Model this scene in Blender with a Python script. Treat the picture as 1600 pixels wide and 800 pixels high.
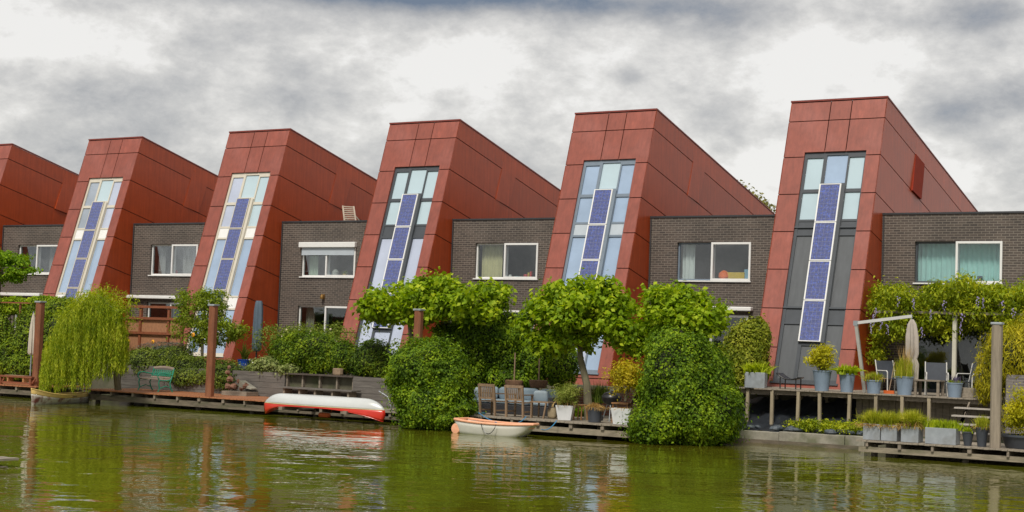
import bpy, math, random
import numpy as np
from math import sin, cos, pi, radians
from mathutils import Vector, Matrix
random.seed(7); RNG = np.random.default_rng(11)
S = bpy.context.scene
CLOUD = 1.0
SKY_PATCHES = [(720, -8, 430, 26, .34), (1120, 40, 70, 50, .08), (330, 130, 200, 36, .05), (720, 95, 280, 60, -.055), (60, 60, 200, 50, -.05), (1130, 185, 55, 50, .10),
               (1480, 175, 70, 34, .13), (1250, 100, 150, 60, -.07), (1150, 60, 110, 35, .07), (1540, 20, 110, 28, .12), (80, 250, 220, 50, .06), (490, 105, 80, 30, .08), (700, 150, 50, 20, .09), (1450, 265, 120, 40, -.08), (980, 120, 30, 18, .12), (300, 230, 300, 50, -.02)]
for o in list(bpy.data.objects): bpy.data.objects.remove(o)

# ------------------------------------------------------------ camera
YAW, PITCH, ROLL = 0.5493225, 0.0577403, -0.0364154
CAM = Vector((15.470852, -46.117109, 1.578379)); FPX = 2409.3627
_F = Vector((-sin(YAW)*cos(PITCH), cos(YAW)*cos(PITCH), sin(PITCH)))
_R = Vector((cos(YAW), sin(YAW), 0)); _U = _R.cross(_F)
_R, _U = _R*cos(ROLL)-_U*sin(ROLL), _U*cos(ROLL)+_R*sin(ROLL)
cd = bpy.data.cameras.new('camera'); cam = bpy.data.objects.new('camera', cd); S.collection.objects.link(cam)
m = Matrix.Identity(4)
for r in range(3):
    m[r][0] = _R[r]; m[r][1] = _U[r]; m[r][2] = -_F[r]; m[r][3] = CAM[r]
cam.matrix_world = m
cd.sensor_width = 36; cd.lens = 36*FPX/1600; cd.clip_start = .5; cd.clip_end = 5000
S.camera = cam

# ------------------------------------------------------------ view, sky, sun
S.view_settings.view_transform = 'Standard'; S.view_settings.look = 'None'
S.view_settings.exposure = 0.42; S.view_settings.gamma = 1
SUN_AZ, SUN_EL = radians(168), radians(50)     # compass style: 0 = +Y, clockwise
SUNV = Vector((sin(SUN_AZ)*cos(SUN_EL), cos(SUN_AZ)*cos(SUN_EL), sin(SUN_EL)))
sl = bpy.data.lights.new('sun', 'SUN'); sl.energy = 2.5; sl.angle = radians(12); sl.color = (1, .94, .84)
so = bpy.data.objects.new('sun', sl); S.collection.objects.link(so)
so.rotation_euler = SUNV.to_track_quat('Z', 'Y').to_euler(); so.location = SUNV*80

W = bpy.data.worlds.new('World'); S.world = W; W.use_nodes = True
nt = W.node_tree; N = nt.nodes; L = nt.links; N.clear()
def wn(t, **k):
    n = N.new(t)
    for a, b in k.items(): setattr(n, a, b)
    return n
sky = wn('ShaderNodeTexSky', sky_type='NISHITA', sun_disc=False, sun_elevation=SUN_EL, sun_rotation=SUN_AZ)
tc = wn('ShaderNodeTexCoord')
mp = wn('ShaderNodeMapping'); mp.inputs['Scale'].default_value = (1, 1, 1.75)
mp.inputs['Location'].default_value = (0.83, 0.1, 0.24)
L.new(tc.outputs['Generated'], mp.inputs['Vector'])
def wmath(op, a, b=None, c=None, clamp=False):
    n = wn('ShaderNodeMath', operation=op, use_clamp=clamp)
    for i, v in enumerate((a, b, c)):
        if v is None: continue
        if isinstance(v, (int, float)): n.inputs[i].default_value = v
        else: L.new(v, n.inputs[i])
    return n.outputs[0]
def wnoise(sc, det, rough, dist=0, off=0.0):
    n = wn('ShaderNodeTexNoise'); n.inputs['Scale'].default_value = sc; n.inputs['Detail'].default_value = det
    n.inputs['Roughness'].default_value = rough; n.inputs['Distortion'].default_value = dist
    L.new(mp.outputs[0], n.inputs['Vector']); return n.outputs['Fac']
n1 = wnoise(5.4, 14, .60, .05); n2 = wnoise(21, 12, .66, .1); n3 = wnoise(13, 10, .6, .15)
n3 = wmath('ABSOLUTE', wmath('MULTIPLY_ADD', n3, 2.0, -1.0))   # billows
def pdir(px, py):
    return (_F*FPX + _R*(px-800) - _U*(py-400)).normalized()
def patch(px, py, w, h):     # soft elliptical region of the cloud deck around a compass direction
    d = pdir(px, py); az = math.atan2(d.x, d.y)
    rt = Vector((cos(az), -sin(az), 0)); up = rt.cross(d)
    def dotn(v):
        n = wn('ShaderNodeVectorMath', operation='DOT_PRODUCT'); L.new(tc.outputs['Generated'], n.inputs[0])
        n.inputs[1].default_value = v; return n.outputs['Value']
    a = wmath('DIVIDE', dotn(rt), w/FPX); b = wmath('DIVIDE', dotn(up), h/FPX)
    r2 = wmath('ADD', wmath('MULTIPLY', a, a), wmath('MULTIPLY', b, b))
    g = wmath('POWER', 2.718, wmath('MULTIPLY', r2, -1.0))
    f = wmath('GREATER_THAN', dotn(d), 0)
    return wmath('MULTIPLY', g, f)
dens = wmath('ADD', wmath('MULTIPLY', n1, .66), wmath('MULTIPLY', n2, .35))
dens = wmath('ADD', wmath('ADD', dens, wmath('MULTIPLY', n3, .16)), -.022)
for (px, py, w, h, a) in SKY_PATCHES:
    dens = wmath('ADD', dens, wmath('MULTIPLY', patch(px, py, w, h), a))
rp = wn('ShaderNodeValToRGB'); L.new(dens, rp.inputs[0])
e = rp.color_ramp.elements
e[0].position = .43; e[0].color = (.67, .655, .63, 1)
e[1].position = .80; e[1].color = (.12, .15, .20, 1)
for p, c in ((.475, (.57, .555, .53)), (.535, (.46, .45, .435)), (.64, (.31, .31, .315))):
    q = rp.color_ramp.elements.new(p); q.color = (*c, 1)
mul = wn('ShaderNodeVectorMath', operation='SCALE'); L.new(rp.outputs[0], mul.inputs[0]); mul.inputs['Scale'].default_value = 10*CLOUD
mx = wn('ShaderNodeMix', data_type='RGBA'); mx.inputs['Factor'].default_value = .93
L.new(sky.outputs[0], mx.inputs['A']); L.new(mul.outputs[0], mx.inputs['B'])
bg = wn('ShaderNodeBackground'); bg.inputs['Strength'].default_value = .1
L.new(mx.outputs['Result'], bg.inputs[0])
wo = wn('ShaderNodeOutputWorld'); L.new(bg.outputs[0], wo.inputs[0])

# ------------------------------------------------------------ places in the world
def ray(px, py): return _F*FPX + _R*(px-800) - _U*(py-400)
def P(px, py, Y):            # point seen at a photo pixel on the vertical plane y = Y
    r = ray(px, py); return CAM + r*((Y-CAM.y)/r.y)
def G(px, py, Z):            # same, on the level z = Z
    r = ray(px, py); return CAM + r*((Z-CAM.z)/r.z)
def XA(px, Y, Z):            # x of the point on line (y=Y, z=Z) in photo column px
    a, b = -90., 60.
    for _ in range(50):
        c = (a+b)/2; v = Vector((c, Y, Z))-CAM
        if 800+FPX*v.dot(_R)/v.dot(_F) > px: b = c
        else: a = c
    return (a+b)/2
WATER = -0.9

# ------------------------------------------------------------ materials
MATS = {}
def mat(name, col, rough=.6, var=.15, scale=5., bump=0., metal=0., spec=.5, stretch=(1, 1, 1), col2=None, c2amt=.5, c2scale=1.5, coat=0., bscale=None, island=0.):
    if name in MATS: return MATS[name]
    M = bpy.data.materials.new(name); M.use_nodes = True; t = M.node_tree; n = t.nodes; l = t.links
    b = n['Principled BSDF']; b.inputs['Roughness'].default_value = rough; b.inputs['Metallic'].default_value = metal
    b.inputs['Specular IOR Level'].default_value = spec; b.inputs['Coat Weight'].default_value = coat; b.inputs['Coat Roughness'].default_value = .2
    tcn = n.new('ShaderNodeTexCoord'); mpn = n.new('ShaderNodeMapping'); mpn.inputs['Scale'].default_value = stretch
    l.new(tcn.outputs['Object'], mpn.inputs['Vector'])
    nz = n.new('ShaderNodeTexNoise'); nz.inputs['Scale'].default_value = scale; nz.inputs['Detail'].default_value = 6; nz.inputs['Roughness'].default_value = .65
    l.new(mpn.outputs[0], nz.inputs['Vector'])
    r = n.new('ShaderNodeValToRGB'); l.new(nz.outputs['Fac'], r.inputs[0])
    r.color_ramp.elements[0].position = .3; r.color_ramp.elements[1].position = .7
    r.color_ramp.elements[0].color = (*[max(0, c*(1-var)) for c in col], 1); r.color_ramp.elements[1].color = (*[min(1, c*(1+var)) for c in col], 1)
    out = r.outputs[0]
    if col2:
        z2 = n.new('ShaderNodeTexNoise'); z2.inputs['Scale'].default_value = c2scale; z2.inputs['Detail'].default_value = 5; l.new(mpn.outputs[0], z2.inputs['Vector'])
        r2 = n.new('ShaderNodeMapRange'); r2.inputs['From Min'].default_value = .5; r2.inputs['From Max'].default_value = .68; r2.inputs['To Max'].default_value = c2amt
        l.new(z2.outputs['Fac'], r2.inputs['Value'])
        x = n.new('ShaderNodeMix'); x.data_type = 'RGBA'; l.new(r2.outputs[0], x.inputs['Factor']); l.new(out, x.inputs['A']); x.inputs['B'].default_value = (*col2, 1)
        out = x.outputs['Result']
    l.new(out, b.inputs['Base Color'])
    if island:
        gg = n.new('ShaderNodeNewGeometry'); m1 = n.new('ShaderNodeMapRange'); m1.inputs['To Min'].default_value = 1-island; m1.inputs['To Max'].default_value = 1+island
        l.new(gg.outputs['Random Per Island'], m1.inputs['Value'])
        st = n.new('ShaderNodeMapping'); st.inputs['Scale'].default_value = (9, 9, .5); l.new(tcn.outputs['Object'], st.inputs['Vector'])
        zs = n.new('ShaderNodeTexNoise'); zs.inputs['Scale'].default_value = 1; zs.inputs['Detail'].default_value = 8; zs.inputs['Roughness'].default_value = .7; l.new(st.outputs[0], zs.inputs['Vector'])
        m2 = n.new('ShaderNodeMapRange'); m2.inputs['From Min'].default_value = .3; m2.inputs['From Max'].default_value = .7; m2.inputs['To Min'].default_value = .78; m2.inputs['To Max'].default_value = 1.2; l.new(zs.outputs['Fac'], m2.inputs['Value'])
        mm = n.new('ShaderNodeMath'); mm.operation = 'MULTIPLY'; l.new(m1.outputs[0], mm.inputs[0]); l.new(m2.outputs[0], mm.inputs[1])
        vs = n.new('ShaderNodeVectorMath'); vs.operation = 'SCALE'; l.new(out, vs.inputs[0]); l.new(mm.outputs[0], vs.inputs['Scale']); l.new(vs.outputs[0], b.inputs['Base Color'])
    if bump:
        bn = n.new('ShaderNodeBump'); bn.inputs['Strength'].default_value = bump; bn.inputs['Distance'].default_value = .02
        if bscale:
            z3 = n.new('ShaderNodeTexNoise'); z3.inputs['Scale'].default_value = bscale; l.new(mpn.outputs[0], z3.inputs['Vector']); l.new(z3.outputs['Fac'], bn.inputs['Height'])
        else: l.new(nz.outputs['Fac'], bn.inputs['Height'])
        l.new(bn.outputs[0], b.inputs['Normal'])
    MATS[name] = M; return M

def leafmat(name, dark, mid, light, trans=.35, nscale=1.3, rough=.45):
    if name in MATS: return MATS[name]
    M = bpy.data.materials.new(name); M.use_nodes = True; t = M.node_tree; n = t.nodes; l = t.links
    b = n['Principled BSDF']; b.inputs['Roughness'].default_value = .6; b.inputs['Specular IOR Level'].default_value = .2
    g = n.new('ShaderNodeNewGeometry'); tcn = n.new('ShaderNodeTexCoord')
    nz = n.new('ShaderNodeTexNoise'); nz.inputs['Scale'].default_value = nscale; nz.inputs['Detail'].default_value = 3
    l.new(tcn.outputs['Object'], nz.inputs['Vector'])
    a = n.new('ShaderNodeMath'); a.operation = 'MULTIPLY_ADD'; a.inputs[1].default_value = .48; l.new(g.outputs['Random Per Island'], a.inputs[0])
    s = n.new('ShaderNodeMath'); s.operation = 'MULTIPLY_ADD'; s.inputs[1].default_value = 1.3; s.inputs[2].default_value = -.39; l.new(nz.outputs['Fac'], s.inputs[0])
    l.new(s.outputs[0], a.inputs[2])
    r = n.new('ShaderNodeValToRGB'); l.new(a.outputs[0], r.inputs[0]); e = r.color_ramp.elements
    e[0].position = .12; e[0].color = (*dark, 1); e[1].position = .92; e[1].color = (*light, 1)
    q = e.new(.5); q.color = (*mid, 1)
    l.new(r.outputs[0], b.inputs['Base Color'])
    tr = n.new('ShaderNodeBsdfTranslucent'); h = n.new('ShaderNodeHueSaturation'); h.inputs['Value'].default_value = 1.4; h.inputs['Saturation'].default_value = 1.1
    l.new(r.outputs[0], h.inputs['Color']); l.new(h.outputs[0], tr.inputs[0])
    mixs = n.new('ShaderNodeMixShader'); mixs.inputs[0].default_value = trans
    l.new(b.outputs[0], mixs.inputs[1]); l.new(tr.outputs[0], mixs.inputs[2]); l.new(mixs.outputs[0], n['Material Output'].inputs[0])
    MATS[name] = M; return M

def glassmat(name, tint=(.85, .9, .92), refl=.35, rough=.02):
    if name in MATS: return MATS[name]
    M = bpy.data.materials.new(name); M.use_nodes = True; t = M.node_tree; n = t.nodes; l = t.links
    n.remove(n['Principled BSDF'])
    gl = n.new('ShaderNodeBsdfGlossy'); gl.inputs['Roughness'].default_value = rough; gl.inputs['Color'].default_value = (.95, .97, 1, 1)
    tp = n.new('ShaderNodeBsdfTransparent'); tp.inputs[0].default_value = (*tint, 1)
    lw = n.new('ShaderNodeLayerWeight'); lw.inputs['Blend'].default_value = .35
    mr = n.new('ShaderNodeMapRange'); mr.inputs['To Min'].default_value = refl*.6; mr.inputs['To Max'].default_value = min(1, refl*2.4)
    l.new(lw.outputs['Fresnel'], mr.inputs['Value'])
    ms = n.new('ShaderNodeMixShader'); l.new(mr.outputs[0], ms.inputs[0]); l.new(tp.outputs[0], ms.inputs[1]); l.new(gl.outputs[0], ms.inputs[2])
    tcn = n.new('ShaderNodeTexCoord'); nz = n.new('ShaderNodeTexNoise'); nz.inputs['Scale'].default_value = 1.2; l.new(tcn.outputs['Object'], nz.inputs['Vector'])
    bn = n.new('ShaderNodeBump'); bn.inputs['Strength'].default_value = .12; bn.inputs['Distance'].default_value = .03
    l.new(nz.outputs['Fac'], bn.inputs['Height']); l.new(bn.outputs[0], gl.inputs['Normal'])
    l.new(ms.outputs[0], n['Material Output'].inputs[0]); MATS[name] = M; return M

def brickmat(name, c1, c2, mortar, bw=.24, bh=.078):
    if name in MATS: return MATS[name]
    M = bpy.data.materials.new(name); M.use_nodes = True; t = M.node_tree; n = t.nodes; l = t.links
    b = n['Principled BSDF']; b.inputs['Roughness'].default_value = .75
    tcn = n.new('ShaderNodeTexCoord'); sp = n.new('ShaderNodeSeparateXYZ'); l.new(tcn.outputs['Object'], sp.inputs[0])
    ad = n.new('ShaderNodeMath'); ad.operation = 'ADD'; l.new(sp.outputs['X'], ad.inputs[0]); l.new(sp.outputs['Y'], ad.inputs[1])
    cb = n.new('ShaderNodeCombineXYZ'); l.new(ad.outputs[0], cb.inputs['X']); l.new(sp.outputs['Z'], cb.inputs['Y'])
    br = n.new('ShaderNodeTexBrick'); l.new(cb.outputs[0], br.inputs['Vector'])
    br.inputs['Color1'].default_value = (*c1, 1); br.inputs['Color2'].default_value = (*c2, 1); br.inputs['Mortar'].default_value = (*mortar, 1)
    br.inputs['Scale'].default_value = 1; br.inputs['Brick Width'].default_value = bw; br.inputs['Row Height'].default_value = bh
    br.inputs['Mortar Size'].default_value = .009; br.inputs['Mortar Smooth'].default_value = .1; br.inputs['Bias'].default_value = -.1
    nz = n.new('ShaderNodeTexNoise'); nz.inputs['Scale'].default_value = .9; nz.inputs['Detail'].default_value = 6; l.new(tcn.outputs['Object'], nz.inputs['Vector'])
    mr = n.new('ShaderNodeMapRange'); mr.inputs['To Min'].default_value = .62; mr.inputs['To Max'].default_value = 1.38; l.new(nz.outputs['Fac'], mr.inputs['Value'])
    vm = n.new('ShaderNodeVectorMath'); vm.operation = 'SCALE'; l.new(br.outputs['Color'], vm.inputs[0]); l.new(mr.outputs[0], vm.inputs['Scale'])
    l.new(vm.outputs[0], b.inputs['Base Color'])
    bn = n.new('ShaderNodeBump'); bn.inputs['Strength'].default_value = .6; bn.inputs['Distance'].default_value = .01; bn.invert = True
    l.new(br.outputs['Fac'], bn.inputs['Height']); l.new(bn.outputs[0], b.inputs['Normal'])
    MATS[name] = M; return M

# ------------------------------------------------------------ object helpers
COL = S.collection
def tag(o, label=None, cat=None, group=None, kind=None):
    if label: o['label'] = label
    if cat: o['category'] = cat
    if group: o['group'] = group
    if kind: o['kind'] = kind
    return o
def thing(name, label, cat, loc=(0, 0, 0), group=None):
    o = bpy.data.objects.new(name, None); o.empty_display_size = .2; COL.objects.link(o); o.location = loc
    return tag(o, label, cat, group)
def base_of(o):
    v = Vector((0, 0, 0))
    while o: v += o.location; o = o.parent
    return v
class MB:
    def __init__(s): s.v = []; s.f = []
    def add(s, vs, fs):
        k = len(s.v); s.v += [tuple(x) for x in vs]; s.f += [tuple(i+k for i in q) for q in fs]; return s
    def box(s, x0, x1, y0, y1, z0, z1):
        vs = [(x, y, z) for z in (z0, z1) for y in (y0, y1) for x in (x0, x1)]
        return s.add(vs, [(0, 2, 3, 1), (4, 5, 7, 6), (0, 1, 5, 4), (2, 6, 7, 3), (0, 4, 6, 2), (1, 3, 7, 5)])
    def cbox(s, c, sx, sy, sz, rz=0, rx=0):
        M = Matrix.Translation(Vector(c)) @ Matrix.Rotation(rz, 4, 'Z') @ Matrix.Rotation(rx, 4, 'X')
        vs = [M @ Vector((x*sx/2, y*sy/2, z*sz/2)) for z in (-1, 1) for y in (-1, 1) for x in (-1, 1)]
        return s.add(vs, [(0, 2, 3, 1), (4, 5, 7, 6), (0, 1, 5, 4), (2, 6, 7, 3), (0, 4, 6, 2), (1, 3, 7, 5)])
    def prism(s, poly, d):       # planar polygon extruded by vector d
        n = len(poly); d = Vector(d); a = [Vector(p) for p in poly]; b = [p+d for p in a]
        return s.add(a+b, [tuple(range(n)), tuple(range(2*n-1, n-1, -1))]+[(i, i+n, (i+1) % n+n, (i+1) % n) for i in range(n)])
    def bar(s, p, q, w, h=None, up=(0, 0, 1)):
        p, q = Vector(p), Vector(q); h = h or w; d = (q-p).normalized(); u = Vector(up)
        if abs(d.dot(u)) > .95: u = Vector((0, 1, 0))
        a = d.cross(u).normalized()*w/2; b = a.cross(d).normalized()*h/2
        vs = [p-a-b, p+a-b, p+a+b, p-a+b, q-a-b, q+a-b, q+a+b, q-a+b]
        return s.add(vs, [(0, 3, 2, 1), (4, 5, 6, 7), (0, 1, 5, 4), (1, 2, 6, 5), (2, 3, 7, 6), (3, 0, 4, 7)])
    def tube(s, pts, rad, n=8):
        pts = [Vector(p) for p in pts]; rad = rad if hasattr(rad, '__len__') else [rad]*len(pts); vs = []; fs = []
        for i, p in enumerate(pts):
            d = (pts[min(i+1, len(pts)-1)]-pts[max(i-1, 0)]).normalized(); u = Vector((0, 0, 1)) if abs(d.z) < .9 else Vector((1, 0, 0))
            a = d.cross(u).normalized(); b = d.cross(a).normalized()
            vs += [p+(a*cos(2*pi*k/n)+b*sin(2*pi*k/n))*rad[i] for k in range(n)]
        for i in range(len(pts)-1):
            for k in range(n): fs.append((i*n+k, i*n+(k+1) % n, (i+1)*n+(k+1) % n, (i+1)*n+k))
        fs += [tuple(range(n))[::-1], tuple((len(pts)-1)*n+k for k in range(n))]
        return s.add(vs, fs)
    def lathe(s, c, prof, n=20, sq=1.0):
        c = Vector(c); vs = []; fs = []
        for (r, z) in prof: vs += [c+Vector((r*cos(2*pi*k/n), r*sq*sin(2*pi*k/n), z)) for k in range(n)]
        for i in range(len(prof)-1):
            for k in range(n): fs.append((i*n+k, i*n+(k+1) % n, (i+1)*n+(k+1) % n, (i+1)*n+k))
        fs += [tuple(range(n))[::-1], tuple((len(prof)-1)*n+k for k in range(n))]
        return s.add(vs, fs)
    def ball(s, c, rx, ry, rz, n=12, m=8, jit=0.):
        c = Vector(c); vs = []; fs = []
        for i in range(m+1):
            t = pi*i/m
            for k in range(n):
                j = 1+random.uniform(-jit, jit)
                vs.append(c+Vector((rx*j*sin(t)*cos(2*pi*k/n), ry*j*sin(t)*sin(2*pi*k/n), rz*j*cos(t))))
        for i in range(m):
            for k in range(n): fs.append((i*n+k, (i+1)*n+k, (i+1)*n+(k+1) % n, i*n+(k+1) % n))
        return s.add(vs, fs)
    def cushion(s, c, sx, sy, sz, rz=0, rx=0, p=.45):
        M = Matrix.Translation(Vector(c)) @ Matrix.Rotation(rz, 4, 'Z') @ Matrix.Rotation(rx, 4, 'X'); n, m = 20, 10; vs = []; fs = []
        sg = lambda v, e: math.copysign(abs(v)**e, v)
        for i in range(m+1):
            t = -pi/2+pi*i/m
            for k in range(n):
                a = 2*pi*k/n
                vs.append(M @ Vector((sx/2*sg(cos(t), p)*sg(cos(a), p), sy/2*sg(cos(t), .8)*sg(sin(a), p), sz/2*sg(sin(t), p))))
        for i in range(m):
            for k in range(n): fs.append((i*n+k, i*n+(k+1) % n, (i+1)*n+(k+1) % n, (i+1)*n+k))
        return s.add(vs, fs)
    def build(s, name, m, parent=None, smooth=False, bev=0, loc=None, angle=35):
        o = Vector(loc) if loc is not None else (base_of(parent) if parent else Vector((0, 0, 0)))
        me = bpy.data.meshes.new(name); me.from_pydata([tuple(Vector(v)-o) for v in s.v], [], s.f); me.update()
        import bmesh
        b = bmesh.new(); b.from_mesh(me); bmesh.ops.recalc_face_normals(b, faces=b.faces); b.to_mesh(me); b.free()
        if smooth:
            me.shade_smooth(); me.set_sharp_from_angle(angle=radians(angle))
        ob = bpy.data.objects.new(name, me); me.materials.append(m); COL.objects.link(ob)
        if parent: ob.parent = parent
        elif loc is not None: ob.location = loc
        if bev:
            md = ob.modifiers.new('bevel', 'BEVEL'); md.width = bev; md.segments = 2; md.limit_method = 'ANGLE'
        return ob
def copy_tree(o, parent=None):
    c = o.copy(); COL.objects.link(c); c.parent = parent
    for ch in o.children: copy_tree(ch, c)
    return c

# ------------------------------------------------------------ foliage
def np_mesh(name, V, Fq, m, parent=None, loc=None, smooth=False):
    o = np.array(loc if loc is not None else (base_of(parent) if parent else (0, 0, 0)), float)
    me = bpy.data.meshes.new(name); nv, nf = len(V), len(Fq); k = Fq.shape[1]
    me.vertices.add(nv); me.vertices.foreach_set('co', (V-o).astype(np.float32).ravel())
    me.loops.add(nf*k); me.loops.foreach_set('vertex_index', Fq.astype(np.int32).ravel())
    me.polygons.add(nf); me.polygons.foreach_set('loop_start', (np.arange(nf)*k).astype(np.int32))
    me.update(calc_edges=True); me.validate()
    if smooth: me.shade_smooth()
    ob = bpy.data.objects.new(name, me)
    for q in (m if isinstance(m, (list, tuple)) else [m]): me.materials.append(q)
    COL.objects.link(ob)
    if parent: ob.parent = parent
    elif loc is not None: ob.location = loc
    return ob
def unit(a): return a/np.maximum(np.linalg.norm(a, axis=1, keepdims=True), 1e-9)
def leaf_arrays(pos, nrm, size, aspect=.6, tip=None, flop=.35, fold=.12):
    n = len(pos); T = RNG.normal(size=(n, 3)) if tip is None else tip+RNG.normal(size=(n, 3))*flop
    T = T-nrm*np.sum(T*nrm, 1, keepdims=True); T = unit(T); B = np.cross(nrm, T)
    sz = size*RNG.uniform(.5, 1.45, (n, 1)); w = sz*aspect/2
    a = pos-T*sz*.5; c = pos+T*sz*.5; b = pos+B*w+nrm*sz*fold+T*sz*-.06; d = pos-B*w+nrm*sz*fold+T*sz*-.06
    V = np.stack([a, b, c, d], 1).reshape(-1, 3); F = np.arange(4*n).reshape(n, 4)
    return V, F
def lump(dirs, seed, amp):
    r = np.random.default_rng(seed); f = np.ones(len(dirs))
    for k in range(7):
        w = r.normal(size=3)*(2.0+1.1*k); f += amp*np.cos(dirs@w+r.uniform(0, 6.28))/(1+.35*k)
    return f
def foliage(name, blobs, n, size, m, parent=None, loc=None, amp=.09, depth=.12, core=.8, aspect=.6, down=.25, seed=1, rnd=.85, shoots=.16, twig=None, zmin=None):
    B = np.array(blobs, float); ar = (B[:, 3]*B[:, 4]+B[:, 3]*B[:, 5]+B[:, 4]*B[:, 5]); ar = ar/ar.sum()
    PP = []; NN = []
    for i, b in enumerate(B):
        k = int(n*ar[i]*1.5)+10
        d = unit(RNG.normal(size=(k, 3))); f = lump(d, seed*31+i, amp)*(1+.04-np.abs(RNG.normal(size=k))*depth+(RNG.random(k) < .10)*RNG.random(k)*shoots/np.mean(b[3:6]))
        p = b[:3]+d*b[3:6]*f[:, None]; keep = np.ones(k, bool)
        for j, c in enumerate(B):
            if j != i: keep &= np.sum(((p-c[:3])/c[3:6])**2, 1) > .66
        if zmin is not None: keep &= p[:, 2] > zmin
        nr = unit(d/b[3:6]); PP.append(p[keep]); NN.append(nr[keep])
    p = np.concatenate(PP); nr = np.concatenate(NN)
    nr = unit(nr+RNG.normal(size=p.shape)*rnd*.6+np.array([0, 0, .45]))
    tip = np.tile([0, 0, -down*3], (len(p), 1))+RNG.normal(size=p.shape)*.6
    V, F = leaf_arrays(p, nr, size, aspect, tip)
    nl = len(F)
    mats = [m]
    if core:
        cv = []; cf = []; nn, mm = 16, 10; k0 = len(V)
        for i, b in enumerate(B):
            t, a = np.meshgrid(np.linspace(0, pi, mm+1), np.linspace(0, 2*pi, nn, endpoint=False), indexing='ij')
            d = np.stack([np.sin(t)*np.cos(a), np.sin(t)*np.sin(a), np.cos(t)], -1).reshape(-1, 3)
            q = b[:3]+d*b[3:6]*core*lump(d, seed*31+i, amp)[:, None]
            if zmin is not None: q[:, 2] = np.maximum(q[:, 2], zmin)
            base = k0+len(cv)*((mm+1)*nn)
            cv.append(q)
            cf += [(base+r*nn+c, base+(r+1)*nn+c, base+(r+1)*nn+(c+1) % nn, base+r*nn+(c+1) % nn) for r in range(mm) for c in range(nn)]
        V = np.concatenate([V]+cv); F = np.concatenate([F, np.array(cf)]); mats = [m, MATS['shaded_twigs']]
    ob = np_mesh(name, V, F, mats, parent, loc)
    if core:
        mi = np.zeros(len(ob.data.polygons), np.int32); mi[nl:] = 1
        if len(mi) == len(F): ob.data.polygons.foreach_set('material_index', mi)
    return ob
def clumps(name, centers, n, rad, size, m, parent=None, loc=None, aspect=.6, seed=3, down=.3, flat=.7):
    """loose crown: leaves gathered in small sprays round given twig ends"""
    C = np.array(centers, float); k = n//len(C)+1; c = np.repeat(C, k, 0)
    p = c+RNG.normal(size=c.shape)*np.array([rad, rad, rad*flat])*.55
    nr = unit(unit(p-c)*.5+RNG.normal(size=p.shape)*.5+np.array([0, 0, .6]))
    tip = np.tile([0, 0, -down*2], (len(p), 1))+RNG.normal(size=p.shape)*.7
    V, F = leaf_arrays(p, nr, size, aspect, tip); return np_mesh(name, V, F, m, parent, loc)
def blades(name, c, n, h, spread, w, m, parent=None, base=(.05, .05), droop=.5, seg=4, hvar=.35, loc=None):
    c = np.array(c, float); ph = RNG.uniform(0, 2*pi, n); b = c+np.stack([RNG.normal(size=n)*base[0], RNG.normal(size=n)*base[1], np.zeros(n)], 1)
    out = np.stack([np.cos(ph), np.sin(ph), np.zeros(n)], 1)*RNG.uniform(.1, 1, (n, 1))*spread; H = h*(1-RNG.uniform(0, hvar, (n, 1)))
    side = np.stack([-np.sin(ph), np.cos(ph), np.zeros(n)], 1); side = unit(side+RNG.normal(size=(n, 3))*.5)
    V = np.zeros((n, (seg+1)*2, 3))
    for i in range(seg+1):
        t = i/seg; p = b+out*t**1.5+np.array([0, 0, 1])*H*(t-droop*.5*t**2.6*np.linalg.norm(out, axis=1, keepdims=True)/max(spread, 1e-6)*1.6)
        ww = w*(1-t**1.5)+.001; V[:, 2*i] = p-side*ww/2; V[:, 2*i+1] = p+side*ww/2
    q = np.array([(2*i, 2*i+1, 2*i+3, 2*i+2) for i in range(seg)])
    F = (np.arange(n)[:, None, None]*((seg+1)*2)+q[None]).reshape(-1, 4)
    return np_mesh(name, V.reshape(-1, 3), F, m, parent, loc)

# ------------------------------------------------------------ material palette
CLAD = mat('red_cladding', (.36, .055, .012), rough=.36, var=.12, scale=1.6, spec=.45, island=.08, col2=(.35, .060, .020), c2amt=.6, c2scale=.5, bump=.02, bscale=2.5)
CLAD_F = mat('red_cladding_faded', (.25, .062, .040), rough=.45, island=.07, var=.09, scale=2.2, spec=.6, col2=(.30, .095, .074), c2amt=.6, c2scale=.7, bump=.02, bscale=2.5)
CLAD_N = mat('red_cladding_no_sheen', (.24, .028, .012), rough=.8, var=.08, scale=3, spec=.2)  # house vent flap: its lack of sky reflection is put into the colour
JOINT = mat('dark_joint', (.03, .018, .016), rough=.8, var=.1)
BRICK = brickmat('dark_brick', (.088, .068, .057), (.047, .038, .034), (.195, .168, .142))
COPE = mat('dark_coping', (.035, .035, .04), rough=.5, var=.1)
CREAM = mat('cream_frame', (.55, .51, .43), rough=.45, var=.06)
DGREY = mat('dark_grey_frame', (.055, .062, .072), rough=.4, var=.1)
BGREY = mat('blue_grey_frame', (.16, .20, .25), rough=.4, var=.08)
LGREYP = mat('light_spandrel', (.42, .47, .52), rough=.3, var=.05)
GPAN = mat('grey_panel', (.085, .092, .10), rough=.42, var=.14, scale=2, stretch=(3, 1, .6))
WHITE = mat('white_frame', (.72, .72, .71), rough=.4, var=.04)
ROOFM = mat('roof_felt', (.05, .05, .05), rough=.9, var=.2)
INT = mat('interior_wall', (.30, .27, .23), rough=.9, var=.1)
GLASS = glassmat('window_glass', (.9, .93, .94), .11)
GLASS_D = glassmat('door_glass', (.7, .75, .75), .09)
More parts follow.
